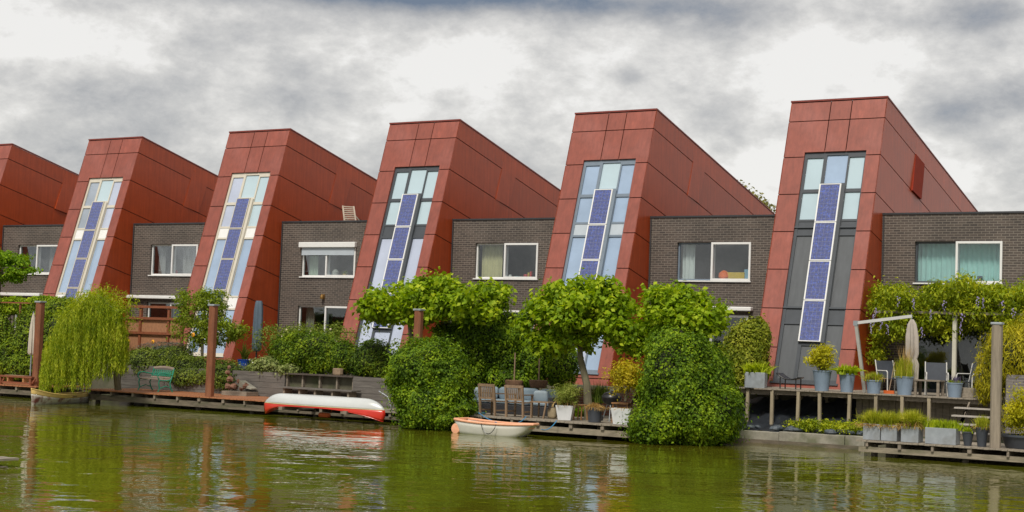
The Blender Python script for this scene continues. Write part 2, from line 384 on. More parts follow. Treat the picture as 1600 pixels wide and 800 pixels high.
TGL = {'mint': mat('stair_glass_mint', (.42, .54, .60), rough=.06, var=.05, scale=.8, spec=1, coat=.6),
       'blue': mat('stair_glass_blue', (.29, .39, .54), rough=.06, var=.12, scale=.8, spec=1, coat=.8),
       'lilac': mat('stair_glass_lilac', (.42, .47, .60), rough=.06, var=.10, scale=.8, spec=1, coat=.8),
       'dull': mat('stair_glass_dull', (.28, .33, .40), rough=.06, var=.15, scale=.8, spec=1, coat=.8)}
def curtain_mat(n, c): return mat(n, c, rough=.9, var=.06, scale=3)
WOODG = mat('weathered_wood', (.21, .175, .135), rough=.8, var=.3, scale=3, stretch=(1, 1, 6), bump=.3)
WOODH = mat('grey_decking', (.25, .215, .17), rough=.8, var=.3, scale=6, stretch=(3, 1, 3), bump=.2)
BEAML = mat('grey_beam', (.24, .205, .15), rough=.85, var=.35, scale=2.5, stretch=(1, 1, 5), bump=.4, col2=(.10, .10, .05), c2amt=.6)
BEAMM = mat('old_beam', (.135, .11, .08), rough=.85, var=.4, scale=2.5, stretch=(1, 1, 5), bump=.4, col2=(.05, .06, .025), c2amt=.6)
REDW = mat('red_stained_wood', (.21, .065, .028), rough=.6, var=.25, scale=5, stretch=(3, 1, 3), bump=.2)
REDDECK = mat('red_decking', (.34, .135, .06), rough=.55, var=.25, scale=4, stretch=(3, 1, 3), bump=.15)
TEAK = mat('teak', (.23, .155, .095), rough=.6, var=.25, scale=5, stretch=(2, 2, .6), bump=.15)
RUST = mat('rusty_steel', (.19, .065, .028), rough=.65, var=.3, scale=4, stretch=(2, 2, .5), col2=(.25, .11, .055), c2amt=.6, bump=.1)
ZINC = mat('zinc', (.30, .33, .36), rough=.45, var=.15, scale=4, metal=.15, col2=(.20, .21, .21), c2amt=.7, c2scale=3)
BLUEPOT = mat('blue_grey_glaze', (.19, .25, .33), rough=.5, var=.10, scale=3)
DPOT = mat('dark_plastic', (.045, .052, .065), rough=.45, var=.1)
WPOT = mat('white_glaze', (.62, .64, .66), rough=.35, var=.05, scale=2, coat=.2)
CONC = mat('old_concrete', (.26, .245, .20), rough=.9, var=.3, scale=3, bump=.3, col2=(.09, .10, .04), c2amt=.7, c2scale=2)
SOIL = mat('soil', (.05, .035, .022), rough=.95, var=.4, scale=20, bump=.6)
BLACK = mat('black_paint', (.016, .016, .018), rough=.35, var=.1)
STEEL = mat('galvanised', (.35, .38, .41), rough=.35, var=.1, metal=.6)
mat('shaded_twigs', (.022, .028, .010), rough=.9, var=.4, scale=12)  # twig core of the bushes, coloured dark for the shade inside the foliage
L_IVY = leafmat('ivy_leaf', (.028, .065, .004), (.11, .20, .006), (.32, .43, .015), .3, 1.6)
L_IVYD = leafmat('dark_ivy_leaf', (.025, .055, .004), (.08, .14, .008), (.25, .32, .02), .22, 1.4)
L_PLANE = leafmat('plane_leaf', (.08, .15, .005), (.23, .35, .010), (.50, .57, .03), .4, 1.8)
L_WIL = leafmat('willow_leaf', (.09, .15, .006), (.26, .33, .014), (.52, .54, .05), .4, 1.5)
L_SHR = leafmat('shrub_leaf', (.04, .065, .008), (.11, .16, .018), (.26, .31, .04), .25, 1.8)
L_ROSE = leafmat('rose_leaf', (.06, .10, .012), (.16, .22, .028), (.33, .37, .07), .35, 2)
L_YEL = leafmat('yellow_leaf', (.22, .23, .008), (.44, .42, .015), (.70, .62, .03), .4, 2)
L_ACER = leafmat('acer_leaf', (.25, .23, .01), (.48, .40, .02), (.65, .52, .035), .4, 2)
L_FERN = leafmat('fern_leaf', (.17, .24, .01), (.33, .41, .015), (.52, .58, .03), .4, 3)
L_GRASS = leafmat('grass_blade', (.16, .21, .01), (.35, .38, .025), (.55, .50, .07), .35, 3)
L_TAN = leafmat('dry_grass', (.28, .17, .05), (.50, .33, .12), (.66, .48, .22), .3, 3)
L_WIS = leafmat('wisteria_leaf', (.09, .14, .005), (.25, .32, .012), (.54, .54, .03), .35, 2.2)
L_LAV = leafmat('lavender', (.09, .075, .12), (.16, .13, .22), (.27, .2, .36), .3, 3)
L_JAP = leafmat('layered_leaf', (.06, .13, .004), (.16, .29, .008), (.32, .44, .02), .35, 2)
BARK = mat('bark', (.13, .115, .07), rough=.9, var=.35, scale=6, bump=.6, stretch=(1, 1, .3))

# ------------------------------------------------------------ setting: water, ground
def water_mat():
    M = bpy.data.materials.new('canal_water'); M.use_nodes = True; t = M.node_tree; n = t.nodes; l = t.links
    b = n['Principled BSDF']; b.inputs['Roughness'].default_value = .02; b.inputs['IOR'].default_value = 1.33
    tcn = n.new('ShaderNodeTexCoord')
    def nz(scale, sx, sy, det=3, rough=.5, rot=0):
        mp = n.new('ShaderNodeMapping'); mp.vector_type = 'TEXTURE'; mp.inputs['Scale'].default_value = (1/sx, 1/sy, 1); mp.inputs['Rotation'].default_value = (0, 0, rot)
        l.new(tcn.outputs['Object'], mp.inputs['Vector'])
        z = n.new('ShaderNodeTexNoise'); z.inputs['Scale'].default_value = scale; z.inputs['Detail'].default_value = det; z.inputs['Roughness'].default_value = rough
        l.new(mp.outputs[0], z.inputs['Vector']); return z.outputs['Fac']
    def ma(op, a, b_, c=None):
        x = n.new('ShaderNodeMath'); x.operation = op
        for i, v in enumerate((a, b_, c)):
            if v is None: continue
            if isinstance(v, (int, float)): x.inputs[i].default_value = v
            else: l.new(v, x.inputs[i])
        return x.outputs[0]
    big = nz(.16, 1, 1.6, 3); colr = n.new('ShaderNodeValToRGB'); l.new(big, colr.inputs[0])
    colr.color_ramp.elements[0].position = .35; colr.color_ramp.elements[0].color = (.082, .076, .006, 1)
    colr.color_ramp.elements[1].position = .68; colr.color_ramp.elements[1].color = (.098, .112, .006, 1)
    l.new(colr.outputs[0], b.inputs['Base Color'])
    rot = .55
    wind = n.new('ShaderNodeMapRange'); wind.inputs['From Min'].default_value = .42; wind.inputs['From Max'].default_value = .62
    wind.inputs['To Min'].default_value = .25; wind.inputs['To Max'].default_value = 1.25; l.new(nz(.22, 1, 2.2, 2, .5, rot), wind.inputs['Value'])
    h = ma('ADD', ma('MULTIPLY', nz(.8, 1, 1.3, 2, .5, rot), .50), ma('MULTIPLY', ma('MULTIPLY', nz(2.7, 1, 1.0, 2, .5, rot+.2), .30), wind.outputs[0]))
    h = ma('ADD', h, ma('MULTIPLY', ma('MULTIPLY', nz(7, 1, .8, 2, .5, rot-.2), .045), wind.outputs[0]))
    bn = n.new('ShaderNodeBump'); bn.inputs['Strength'].default_value = 1; bn.inputs['Distance'].default_value = .040
    l.new(h, bn.inputs['Height']); l.new(bn.outputs[0], b.inputs['Normal']); return M
w = MB(); w.add([(-260, -140, WATER), (160, -140, WATER), (160, -2.2, WATER), (-260, -2.2, WATER)], [(0, 1, 2, 3)])
tag(w.build('water', water_mat()), kind='structure')
g = MB(); gz = .36
GR = mat('garden_ground', (.09, .085, .055), rough=.95, var=.4, scale=2, bump=.4, col2=(.05, .07, .02), c2amt=.7)
# one sheet: garden level, stepping down to the patios, running on to the horizon behind the houses
ys = [(-1500, None)]
x_a = XA(622, -6, .3); x_b = XA(1140, -4, .4); x_c = 30
def gsheet(x0, x1, prof):
    for (y0, z0), (y1, z1) in zip(prof[:-1], prof[1:]): g.add([(x0, y0, z0), (x1, y0, z0), (x1, y1, z1), (x0, y1, z1)], [(0, 1, 2, 3)])
gsheet(-400, x_a, [(-5.9, -1.4), (-5.86, gz), (1500, gz)])
gsheet(x_a, x_b, [(-4.6, -1.4), (-4.5, -.52), (-2.4, -.50), (-2.3, gz), (1500, gz)])
gsheet(x_b, 400, [(-5.2, -1.4), (-5.1, -.72), (-3.0, -.50), (-2.6, .2), (-2.5, gz), (1500, gz)])
tag(g.build('ground', GR), kind='structure')

# ------------------------------------------------------------ houses
MOD, TW, HT, YT, LEAN, KR, YB, HB = 8.186189, 3.246396, 9.925983, 1.828549, .310553, .239162, 1.56258, 6.2
def yf(z): return YT-(HT-z)*LEAN
FN = Vector((0, -1, LEAN)).normalized()
ZJ = [.45, .58, 1.82, 3.05, 4.30, 5.53, 6.77, 8.02, 9.25, HT-.02]
def clip(poly, a, b, c):     # keep a*y+b*z+c >= 0
    out = []
    for i in range(len(poly)):
        p, q = poly[i], poly[(i+1) % len(poly)]; fp, fq = a*p[0]+b*p[1]+c, a*q[0]+b*q[1]+c
        if fp >= 0: out.append(p)
        if (fp >= 0) != (fq >= 0):
            t = fp/(fp-fq); out.append((p[0]+(q[0]-p[0])*t, p[1]+(q[1]-p[1])*t))
    return out
YBACK = 15.4
def house(i, label, frame, gl, lower, spand, win):
    X = -i*MOD
    root = thing('row_house', label, 'house', (X, 0, gz), 'row houses with red leaning stair towers')
    def fp(x, z, o=0.): return Vector((X+x, yf(z), z))+FN*o
    def pan(mb, x0, x1, z0, z1, o0, o1):
        return mb.prism([fp(x0, z0, o0), fp(x1, z0, o0), fp(x1, z1, o0), fp(x0, z1, o0)], FN*(o1-o0))
    # tower body
    t = MB(); zt = HT-.06; d = .15/cos(math.atan(LEAN))
    poly = [(yf(.2)+d, .2), (yf(zt)+d, zt), (YBACK-.05, zt-KR*(YBACK-yf(zt)-d)), (YBACK-.05, .2)]
    t.prism([(X-TW+.03, y, z) for y, z in poly], (TW-.06, 0, 0)); tw = t.build('tower_wall', JOINT, root)
    # facade cladding
    f = MB(); g_ = .015
    for a, b in zip(ZJ[1:-1], ZJ[2:]):
        if a > 7.9:
            for x0, x1 in ((-TW, -1.87), (-1.87, -1.16), (-1.16, 0)):
                if a < 8.1:
                    z0 = 8.18
                    if x0 == -TW: pan(f, x0+.002, -2.54, a+g_, 8.18, -.04, 0)
                    if x1 == 0: pan(f, -.48, -.002, a+g_, 8.18, -.04, 0)
                    pan(f, x0+(g_ if x0 > -TW else .002), x1-(g_ if x1 < 0 else .002), z0, b-g_, -.04, 0)
                else: pan(f, x0+(g_ if x0 > -TW else .002), x1-(g_ if x1 < 0 else .002), a+g_, b-g_, -.04, 0)
        else:
            pan(f, -TW+.002, -2.54, a+g_, b-g_, -.04, 0); pan(f, -.48, -.002, a+g_, b-g_, -.04, 0)
    pan(f, -TW+.002, -.002, .3, .58-g_, -.04, 0); pan(f, -2.54, -.48, .58+g_, .76, -.04, 0)
    pan(f, -2.60, -2.543, .76, 8.18, -.15, -.041); pan(f, -.477, -.42, .76, 8.18, -.15, -.041); pan(f, -2.54, -.48, 8.183, 8.24, -.15, -.041)
    f.build('facade_cladding', CLAD_F, root)
    # side cladding, rows parallel to the roof
    def side(mb, xs, th):
        rows = [0.0, .58]+ZJ[2:-1]+[HT]
        for j, (a, b) in enumerate(zip(rows[:-1], rows[1:])):
            a2, b2 = a+g_, b-g_
            big = [(yf(a2), a2), (YBACK, a2-KR*(YBACK-yf(a2))), (YBACK, b2-KR*(YBACK-yf(b2))), (yf(b2), b2)]
            big = clip(big, 0, 1, -.3)
            brk = [4.75] if j % 2 == 0 else [4.75, 9.4]
            cuts = [-99]+[(c if j < 9 else c+3.3) for c in brk]+[99]
            for c0, c1 in zip(cuts[:-1], cuts[1:]):
                q = clip(big, 1, -LEAN, -(c0+.0015-LEAN*8)) if c0 > -90 else big
                q = clip(q, -1, LEAN, c1-.0015-LEAN*8) if c1 < 90 else q
                if len(q) > 2: mb.prism([(xs, y, z) for y, z in q], (th, 0, 0))
    s = MB(); side(s, X-.03, .03); side(s, X-TW+.0, .03); s.build('side_cladding', CLAD, root)
    # roof sheet and thin edge trim
    r = MB(); zr = lambda y: HT-KR*(y-YT)
    r.prism([(X-TW+.03, YT+.05, zr(YT+.05)-.05), (X-TW+.03, YBACK-.01, zr(YBACK)-.05), (X-TW+.03, YBACK-.01, zr(YBACK)-.02), (X-TW+.03, YT+.05, zr(YT+.05)-.02)], (TW-.06, 0, 0))
    rf = r.build('roof', ROOFM, root)
    e = MB(); e.prism([(X-TW-.015, YT-.03, HT), (X-TW-.015, YT+.09, HT-.02), (X-TW-.015, YT+.09, HT+.035), (X-TW-.015, YT-.03, HT+.055)], (TW+.03, 0, 0))
    for xs in (X-TW-.015, X-.045):
        e.prism([(xs, YT+.092, zr(YT+.09)+.002), (xs, YBACK, zr(YBACK)+.002), (xs, YBACK, zr(YBACK)+.05), (xs, YT+.092, zr(YT+.09)+.05)], (.06, 0, 0))
    e.build('roof_trim', mat('red_trim', (.20, .04, .03), rough=.5), rf)
    # vent flap on the side wall
    v = MB(); pr_ = {0: .055, 5: .04}.get(i, .008)
    q = [(4.92, 8.5), (5.95, 8.27), (5.50, 7.02), (4.50, 7.22)]
    v.add([(X+.002, y, z) for y, z in q]+[(X+.01+pr_*(1 if k in (2, 3) else .12), y, z) for k, (y, z) in enumerate(q)], [(0, 1, 2, 3), (7, 6, 5, 4), (0, 4, 5, 1), (1, 5, 6, 2), (2, 6, 7, 3), (3, 7, 4, 0)])
    v.build('vent_flap', CLAD_N if i == 0 else CLAD, root)
    # stair window
    wf = MB(); O0, O1 = -.14, -.07
    for x0, x1 in ((-2.54, -2.44), (-1.89, -1.78), (-1.08, -1.02), (-.53, -.48)): pan(wf, x0, x1, .76, 8.18, O0, O1)
    pan(wf, -1.155, -1.03, 2.0, 7.06, O1-.03, .0); pan(wf, -1.88, -1.855, 2.0, 7.06, O1-.03, .0)
    cols = ((-2.44, -1.89), (-1.02, -.53)); mid = (-1.78, -1.08)
    for x0, x1 in cols:
        for z0, z1 in ((8.0, 8.18), (6.84, 6.95), (5.88, 5.95), (5.42, 5.49), (3.07, 3.14), (2.58, 2.65), (.76, .88)): pan(wf, x0, x1, z0, z1, O0, O1-.002)
    for z0, z1 in ((8.08, 8.18), (7.06, 7.14), (1.92, 2.0), (.76, .86)): pan(wf, *mid, z0, z1, O0, O1-.002)
    if i == 0: pan(wf, -2.54, -1.86, 5.66, 5.71, -.069, -.03); pan(wf, -1.16, -.48, 5.66, 5.71, -.069, -.03); pan(wf, -2.54, -1.86, 3.07, 3.12, -.069, -.03); pan(wf, -1.16, -.48, 3.07, 3.12, -.069, -.03)
    pan(wf, -2.60, -.42, .70, .758, -.06, .05)
    wfo = wf.build('stair_window', {'cream': CREAM, 'dark': DGREY, 'bluegrey': BGREY}[frame], root)
    gi = 0
    def pane(x0, x1, z0, z1, m): pan(MB(), 0, 1, 0, 1, 0, 1); q = MB(); pan(q, x0, x1, z0, z1, -.135, -.115); q.build('pane', m, wfo)
    for k, (x0, x1) in enumerate(cols):
        pane(x0, x1, 6.95, 8.0, TGL[gl[k]]); pane(x0, x1, 5.95, 6.84, TGL[gl[k]])
        lo = TGL[lower] if lower != 'panel' else GPAN
        pane(x0, x1, 3.14, 5.42, lo); pane(x0, x1, .88, 2.58, lo)
        for z0, z1 in ((5.49, 5.88), (2.65, 3.07)):
            q = MB(); pan(q, x0, x1, z0, z1, -.135, -.09); q.build('spandrel', {'cream': WHITE, 'light': LGREYP, 'dark': DGREY, 'panel': GPAN}[spand], wfo)
    pane(*mid, 7.14, 8.08, TGL[gl[2]]); pane(*mid, 2.0, 7.06, DGREY)
    if i == 0: pane(*mid, .86, 1.92, GPAN)
    else: pane(*mid, .86, 1.92, TGL['lilac'])
    # solar panels
    for z0, z1 in ((5.83, 7.08), (4.58, 5.81), (3.32, 4.56), (2.02, 3.30)):
        c = MB(); pan(c, -1.82, -1.19, z0+.025, z1-.025, -.03, .035); co = c.build('solar_panel', solar(), root)
        q = MB(); fw = .030 if frame == 'cream' else .046
        pan(q, -1.82-fw, -1.822, z0, z1, -.03, .045); pan(q, -1.188, -1.19+fw, z0, z1, -.03, .045)
        pan(q, -1.82, -1.19, z0, z0+.024, -.03, .045); pan(q, -1.82, -1.19, z1-.024, z1, -.03, .045)
        q.build('panel_frame', CREAM if frame == 'cream' else WHITE, co)
    # ---- brick wing
    x0, x1 = X+.005, X+MOD-TW-.005; wx0, wx1, wz0, wz1 = X+1.06, X+3.76, 3.94, 5.28; dx0, dx1, dz0, dz1 = X+1.0, X+3.74, .62, 2.84
    b = MB(); ya, yb = YB, YB+.28
    b.box(x0, wx0, ya, yb, dz1+.4, 6.13); b.box(wx1, x1, ya, yb, dz1+.4, 6.13); b.box(wx0, wx1, ya, yb, wz1, 6.13); b.box(wx0, wx1, ya, yb, dz1+.4, wz0)
    b.box(x0, dx0, ya, yb, .2, dz1+.4); b.box(dx1, x1, ya, yb, .2, dz1+.4); b.box(dx0, dx1, ya, yb, dz1, dz1+.4); b.box(dx0, dx1, ya, yb, .2, dz0)
    b.build('brick_wall', BRICK, root)
    b = MB(); b.box(x0, x1, 12.7, 13, .2, 6.13); b.build('rear_wall', BRICK, root)
    if i == 0: b = MB(); b.box(x1-.28, x1, yb+.003, 12.69, .2, 6.13); b.build('side_wall', BRICK, root)
    r2 = MB(); r2.box(x0+.01, x1-.3, yb+.01, 12.68, 5.98, 6.08); r2.build('flat_roof', ROOFM, root)
    c = MB(); c.box(x0, x1, ya-.03, yb+.03, 6.132, 6.19); c.build('roof_coping', COPE, root)
    it = MB()
    for za, zb in ((.45, 3.05), (3.25, 5.95)):
        xa, xb, y0, y1 = x0+.05, x1-.3, yb+.012, 5.2; k = [(xa, y0, za), (xb, y0, za), (xb, y1, za), (xa, y1, za), (xa, y0, zb), (xb, y0, zb), (xb, y1, zb), (xa, y1, zb)]
        it.add(k, [(0, 1, 2, 3), (4, 5, 6, 7), (2, 3, 7, 6), (0, 3, 7, 4), (1, 2, 6, 5)])
    it.build('room', INT, root)
    def window(nm, a0, a1, z0, z1, midf, fm, leftf=None, glass=GLASS, rec=.10):
        fr = MB(); y0 = YB+rec; xm = a0+(a1-a0)*midf; t = .055
        fr.box(a0, a0+t, y0, y0+.08, z0, z1); fr.box(a0+t, xm, y0, y0+.08, z0, z0+t); fr.box(a0+t, xm, y0, y0+.08, z1-t, z1)
        wfo = fr.build(nm, leftf or fm, root)
        s = MB(); ys = YB-.035; t2 = .07
        s.box(xm, xm+t2, ys, y0+.08, z0-.0, z1); s.box(a1-t2, a1, ys, y0+.08, z0, z1); s.box(xm+t2, a1-t2, ys, y0+.08, z0, z0+t2); s.box(xm+t2, a1-t2, ys, y0+.08, z1-t2, z1)
        sa = s.build('sash', fm, wfo, bev=.006)
        p = MB(); p.box(a0+t, xm, y0+.035, y0+.045, z0+t, z1-t); p.build('pane', glass, wfo)
        p = MB(); p.box(xm+t2, a1-t2, ys+.05, ys+.06, z0+t2, z1-t2); p.build('pane', glass, wfo)
        s = MB(); s.box(a0-.03, a1+.03, YB-.06, YB+.12, z0-.045, z0-.003); s.build('sill', fm, wfo)
        return wfo, xm
    wo, xm = window('window', wx0+.003, wx1-.003, wz0+.05, wz1-.003, win.get('mid', .47), WHITE if win.get('white', 1) else CREAM, win.get('leftf'))
    def curtain(a, b, z0, z1, m, y=YB+.42, amp=.03, per=.16, par=None):
        n = max(6, int((b-a)/per*6)); c = MB()
        xs = [a+(b-a)*k/n for k in range(n+1)]
        for k, x in enumerate(xs): yy = y+amp*sin((x-a)/per*2*pi)+.01*sin(x*23); c.v += [(x, yy, z0), (x+.012*sin(x*40), yy, (z0+z1)/2), (x, yy, z1)]
        for k in range(n):
            for r in range(2): c.f.append((k*3+r, (k+1)*3+r, (k+1)*3+r+1, k*3+r+1))
        c.build('curtain', m, root, smooth=True, angle=80)
    for (a, b_, col) in win['curtains']: curtain(wx0+a, wx0+b_, wz0, wz1+.05, curtain_mat('curtain_%s' % col[0], col[1]))
    if win.get('shutter'):
        s = MB(); s.box(wx0-.04, wx1+.04, YB-.16, YB-.002, 5.13, 5.34); s.build('shutter_box', WHITE, root, bev=.02)
        s = MB(); s.box(wx0+.06, wx1-.06, YB-.06, YB-.034, 4.83, 5.13); s.build('shutter_slats', LGREYP, root)
    do, dm = window('patio_door', dx0+.003, dx1-.003, dz0+.003, dz1-.003, .5, WHITE if i else DGREY, WHITE if i else DGREY, GLASS_D)
    for (a, b_, col) in win.get('dcurt', []): curtain(dx0+a, dx0+b_, dz0, dz1+.1, curtain_mat('curtain_%s' % col[0], col[1]))
    if win.get('awning'):
        a0, a1 = win['awning']; s = MB(); s.box(X+a0, X+a1, YB-.24, YB-.002, 2.98, 3.12); s.build('awning_box', WHITE, root, bev=.03)
    if win.get('lamp'):
        s = MB(); x, z = X+win['lamp'], 3.20
        s.box(x-.05, x+.05, YB-.03, YB-.001, z-.1, z+.1); s.lathe((x, YB-.12, z-.1), [(.03, 0), (.075, .02), (.075, .1), (.05, .17), (.02, .2)], 12)
        s.build('wall_lamp', mat('brass', (.30, .17, .05), rough=.35, metal=.7), root)
    p = MB(); p.tube([(X+.06, YB-.05, 6.1), (X+.06, YB-.05, .4)], .02, 6); p.build('downpipe', COPE, root)
    return root
def solar():
    if 'solar_cells' in MATS: return MATS['solar_cells']
    M = bpy.data.materials.new('solar_cells'); M.use_nodes = True; t = M.node_tree; n = t.nodes; l = t.links
    b = n['Principled BSDF']; b.inputs['Roughness'].default_value = .22; b.inputs['Coat Weight'].default_value = .5
    tcn = n.new('ShaderNodeTexCoord'); vo = n.new('ShaderNodeTexVoronoi'); vo.inputs['Scale'].default_value = 26; l.new(tcn.outputs['Object'], vo.inputs['Vector'])
    r = n.new('ShaderNodeValToRGB'); s = n.new('ShaderNodeSeparateColor'); l.new(vo.outputs['Color'], s.inputs[0]); l.new(s.outputs[0], r.inputs[0])
    e = r.color_ramp.elements; e[0].color = (.060, .075, .18, 1); e[1].color = (.085, .13, .45, 1); e.new(.72).color = (.080, .095, .25, 1)
    sp = n.new('ShaderNodeSeparateXYZ'); l.new(tcn.outputs['Object'], sp.inputs[0])
    cb = n.new('ShaderNodeCombineXYZ'); l.new(sp.outputs['X'], cb.inputs['X']); l.new(sp.outputs['Z'], cb.inputs['Y'])
    br = n.new('ShaderNodeTexBrick'); br.offset = 0; l.new(cb.outputs[0], br.inputs['Vector']); br.inputs['Scale'].default_value = 1
    br.inputs['Brick Width'].default_value = .1265; br.inputs['Row Height'].default_value = .124; br.inputs['Mortar Size'].default_value = .004
    mx = n.new('ShaderNodeMix'); mx.data_type = 'RGBA'; l.new(br.outputs['Fac'], mx.inputs['Factor']); l.new(r.outputs[0], mx.inputs['A']); mx.inputs['B'].default_value = (.17, .18, .26, 1)
    l.new(mx.outputs['Result'], b.inputs['Base Color']); MATS['solar_cells'] = M; return M
house(0, 'rightmost red tower house with dark grey lower panels and pale mint curtains upstairs', 'dark', ('mint', 'mint', 'blue'), 'panel', 'dark',
      dict(mid=.475, leftf=DGREY, curtains=[(0, 1.28, ('mint', (.45, .72, .66))), (1.3, 2.7, ('mint2', (.42, .72, .66)))], dcurt=[]))
house(1, 'red tower house with blue-grey stair window and an orange ball inside its window', 'bluegrey', ('blue', 'blue', 'mint'), 'blue', 'light',
      dict(mid=.47, leftf=BGREY, curtains=[(.03, .50, ('white', (.62, .66, .62)))], dcurt=[], awning=(2.5, 3.9)))
house(2, 'red tower house with black framed stair window and cream curtain in its window', 'dark', ('mint', 'mint', 'mint'), 'lilac', 'dark',
      dict(mid=.47, curtains=[(.05, .92, ('cream', (.60, .55, .30)))], dcurt=[]))
house(3, 'red tower house with a white roller shutter box and cream stair window frame', 'cream', ('lilac', 'mint', 'mint'), 'blue', 'cream',
      dict(mid=.46, shutter=1, lamp=2.28, curtains=[(.08, .55, ('sage', (.42, .52, .38)))], dcurt=[(.1, .55, ('sand', (.55, .5, .38)))]))
house(4, 'red tower house behind the weeping willow, fifth from the right, with long white awning box', 'cream', ('dull', 'lilac', 'mint'), 'blue', 'cream',
      dict(mid=.46, curtains=[(1.5, 2.6, ('grey', (.25, .24, .22))), (.1, .5, ('grey', (.25, .24, .22)))], dcurt=[], awning=(-.0, 2.85)))
house(5, 'leftmost red tower house cut off by the left edge of the photo', 'cream', ('blue', 'lilac', 'mint'), 'blue', 'cream',
      dict(mid=.46, curtains=[(1.6, 2.6, ('grey', (.25, .24, .22)))], dcurt=[], awning=(-.0, 2.85)))

# ------------------------------------------------------------ retaining walls, jetties, terrace
def jetty(label, x0, x1, y0, y1, z, deck, step=.95, pile=2.3, beamd=.30, group='timber jetties along the water', ztop=None, boards='y'):
    root = thing('jetty', label, 'jetty', ((x0+x1)/2, (y0+y1)/2, z-.04), group)
    d = MB(); bw = .145; n = int((x1-x0)/bw)
    for k in range(n):
        a = x0+k*bw; dz = random.uniform(-.004, .004); e = random.uniform(-.015, .015)
        d.box(a+.004, a+bw-.004, y0+e, y1, z-.04+dz, z+dz)
    d.build('decking', deck, root)
    b = MB(); b.box(x0+.05, x1-.15, y0+.09, y0+.18, min(z-.25, -.79), z-.165); b.build('beam', BEAML if deck is WOODH and pile > 2 else BEAMM, root)  # shade under the low canoe jetty is put into its darker beam colour
    b = MB(); b.box(x0+.05, x1-.05, y1-.4, y1-.3, z-.10-beamd, z-.13); b.build('beam', BEAMM, root)
    x = x0+.25
    while x < x1-.1:
        j = MB(); w = random.choice((.06, .08, .1)); j.box(x, x+w, y0+.03, y1-.1, z-.155-random.uniform(0, .03), z-.045); j.build('joist', WOODG, root)
        x += step*random.uniform(.85, 1.15)
    x = x0+.35
    while x < x1:
        for yy in (y0+.42, y1-.5):
            p = MB(); p.tube([(x, yy, -2), (x+.01, yy, z-.10)], .085, 10); p.build('pile', BEAMM, root)
        x += pile
    return root
YJ = -8.6
jetty('dark jetty at the left edge carrying the red-brown railing', XA(-90, YJ, -.45), XA(56, YJ, -.45), YJ, -6.1, -.47, REDDECK)
jetty('long red-brown decked jetty carrying the green bench and a rusty post', XA(128, YJ, -.45), XA(416, YJ, -.45), YJ, -6.1, -.44, REDDECK)
jetty('low dark jetty underneath the upturned canoe', XA(421, -8.0, -.6), XA(628, -8.0, -.6), -8.0, -6.1, -.56, WOODH, pile=1.2, beamd=.12)
jetty('grey jetty carrying the garden chairs, sofa and white planters', XA(690, -9, -.45), XA(1022, -9, -.45), -9, -2.6, -.46, WOODH)
rj = jetty('weathered jetty in the right corner carrying the zinc planters', XA(1337, -8, -.48), XA(1760, -8, -.48), -8, -5.3, -.49, WOODH, beamd=.36)
c0 = G(8, 716, -.72)
jetty('tip of a small grey jetty poking in at the lower left corner', c0.x-3, c0.x+.02, c0.y-.5, c0.y+.4, -.74, WOODH, beamd=.05)

# plank retaining wall with shelf alcove
xw0, xw1 = XA(192, -6, .3), XA(624, -6, .3); xa0, xa1 = XA(447, -6, .2), XA(553, -6, .2)
root = thing('retaining_wall', 'grey plank retaining wall behind the bench and the canoe', 'wall', ((xw0+xw1)/2, -6, -.9))
m_ = mat('grey_planks', (.115, .103, .092), rough=.85, var=.25, scale=5, stretch=(.5, 1, 5), bump=.3, col2=(.19, .175, .155), c2amt=.6)
for (a, b_) in ((xw0, xa0), (xa1, xw1)):
    k = MB(); z = -1.3
    for r in range(9):
        h = .193; zt = min(z+h-.008, .38)
        x = a
        while x < b_-.05:
            e = min(b_, x+random.uniform(1.6, 2.8)); o = random.uniform(0, .012); k.box(x+.003, e-.003, -6.06-o, -5.98, z, zt); x = e
        z += h
        if z > .36: break
    k.build('planks', m_, root)
k = MB(); k.box(xa0, xa1, -5.62, -5.58, -1.3, .34); k.box(xa0-.02, xa1+.02, -6.12, -5.55, .345, .39); k.box(xa0, xa1, -6.0, -5.6, -.13, -.09); k.box(xa0, xa1, -6.05, -5.97, -1.3, -.14); k.build('alcove', mat('alcove_wood', (.07, .055, .045), rough=.8, var=.3), root)
for f_ in (0, .24, .5, .76, 1):
    k = MB(); x = xa0+.04+(xa1-xa0-.08)*f_; k.box(x-.03, x+.03, -6.0, -5.63, -.088, .343); k.build('upright', WOODG, root)
bx0, bx1 = XA(431, -6.5, -.06), XA(553, -6.5, -.06)
root = thing('plank_shelf', 'long low plank shelf under the wall alcove behind the canoe', 'shelf', ((bx0+bx1)/2, -6.4, -.56))
k = MB(); k.box(bx0, bx1, -6.62, -6.14, -.10, -.055); k.build('board', m_, root)
for f_ in (.12, .32, .52, .74, .94):
    k = MB(); x = bx0+(bx1-bx0)*f_; k.box(x-.035, x+.035, -6.55, -6.15, -.55, -.102); k.build('support', WOODG, root)
p = P(528, 587, -5.85)
k = MB(); k.lathe((p.x, -5.85, .392), [(.17, 0), (.19, .04), (.19, .20), (.17, .225)], 10, .8); tag(k.build('chopping_block', mat('cut_wood', (.24, .17, .11), rough=.85, var=.3, scale=6, bump=.4), None, loc=(p.x, -5.85, .392)), 'round brown wood block standing on top of the plank wall', 'wood block')

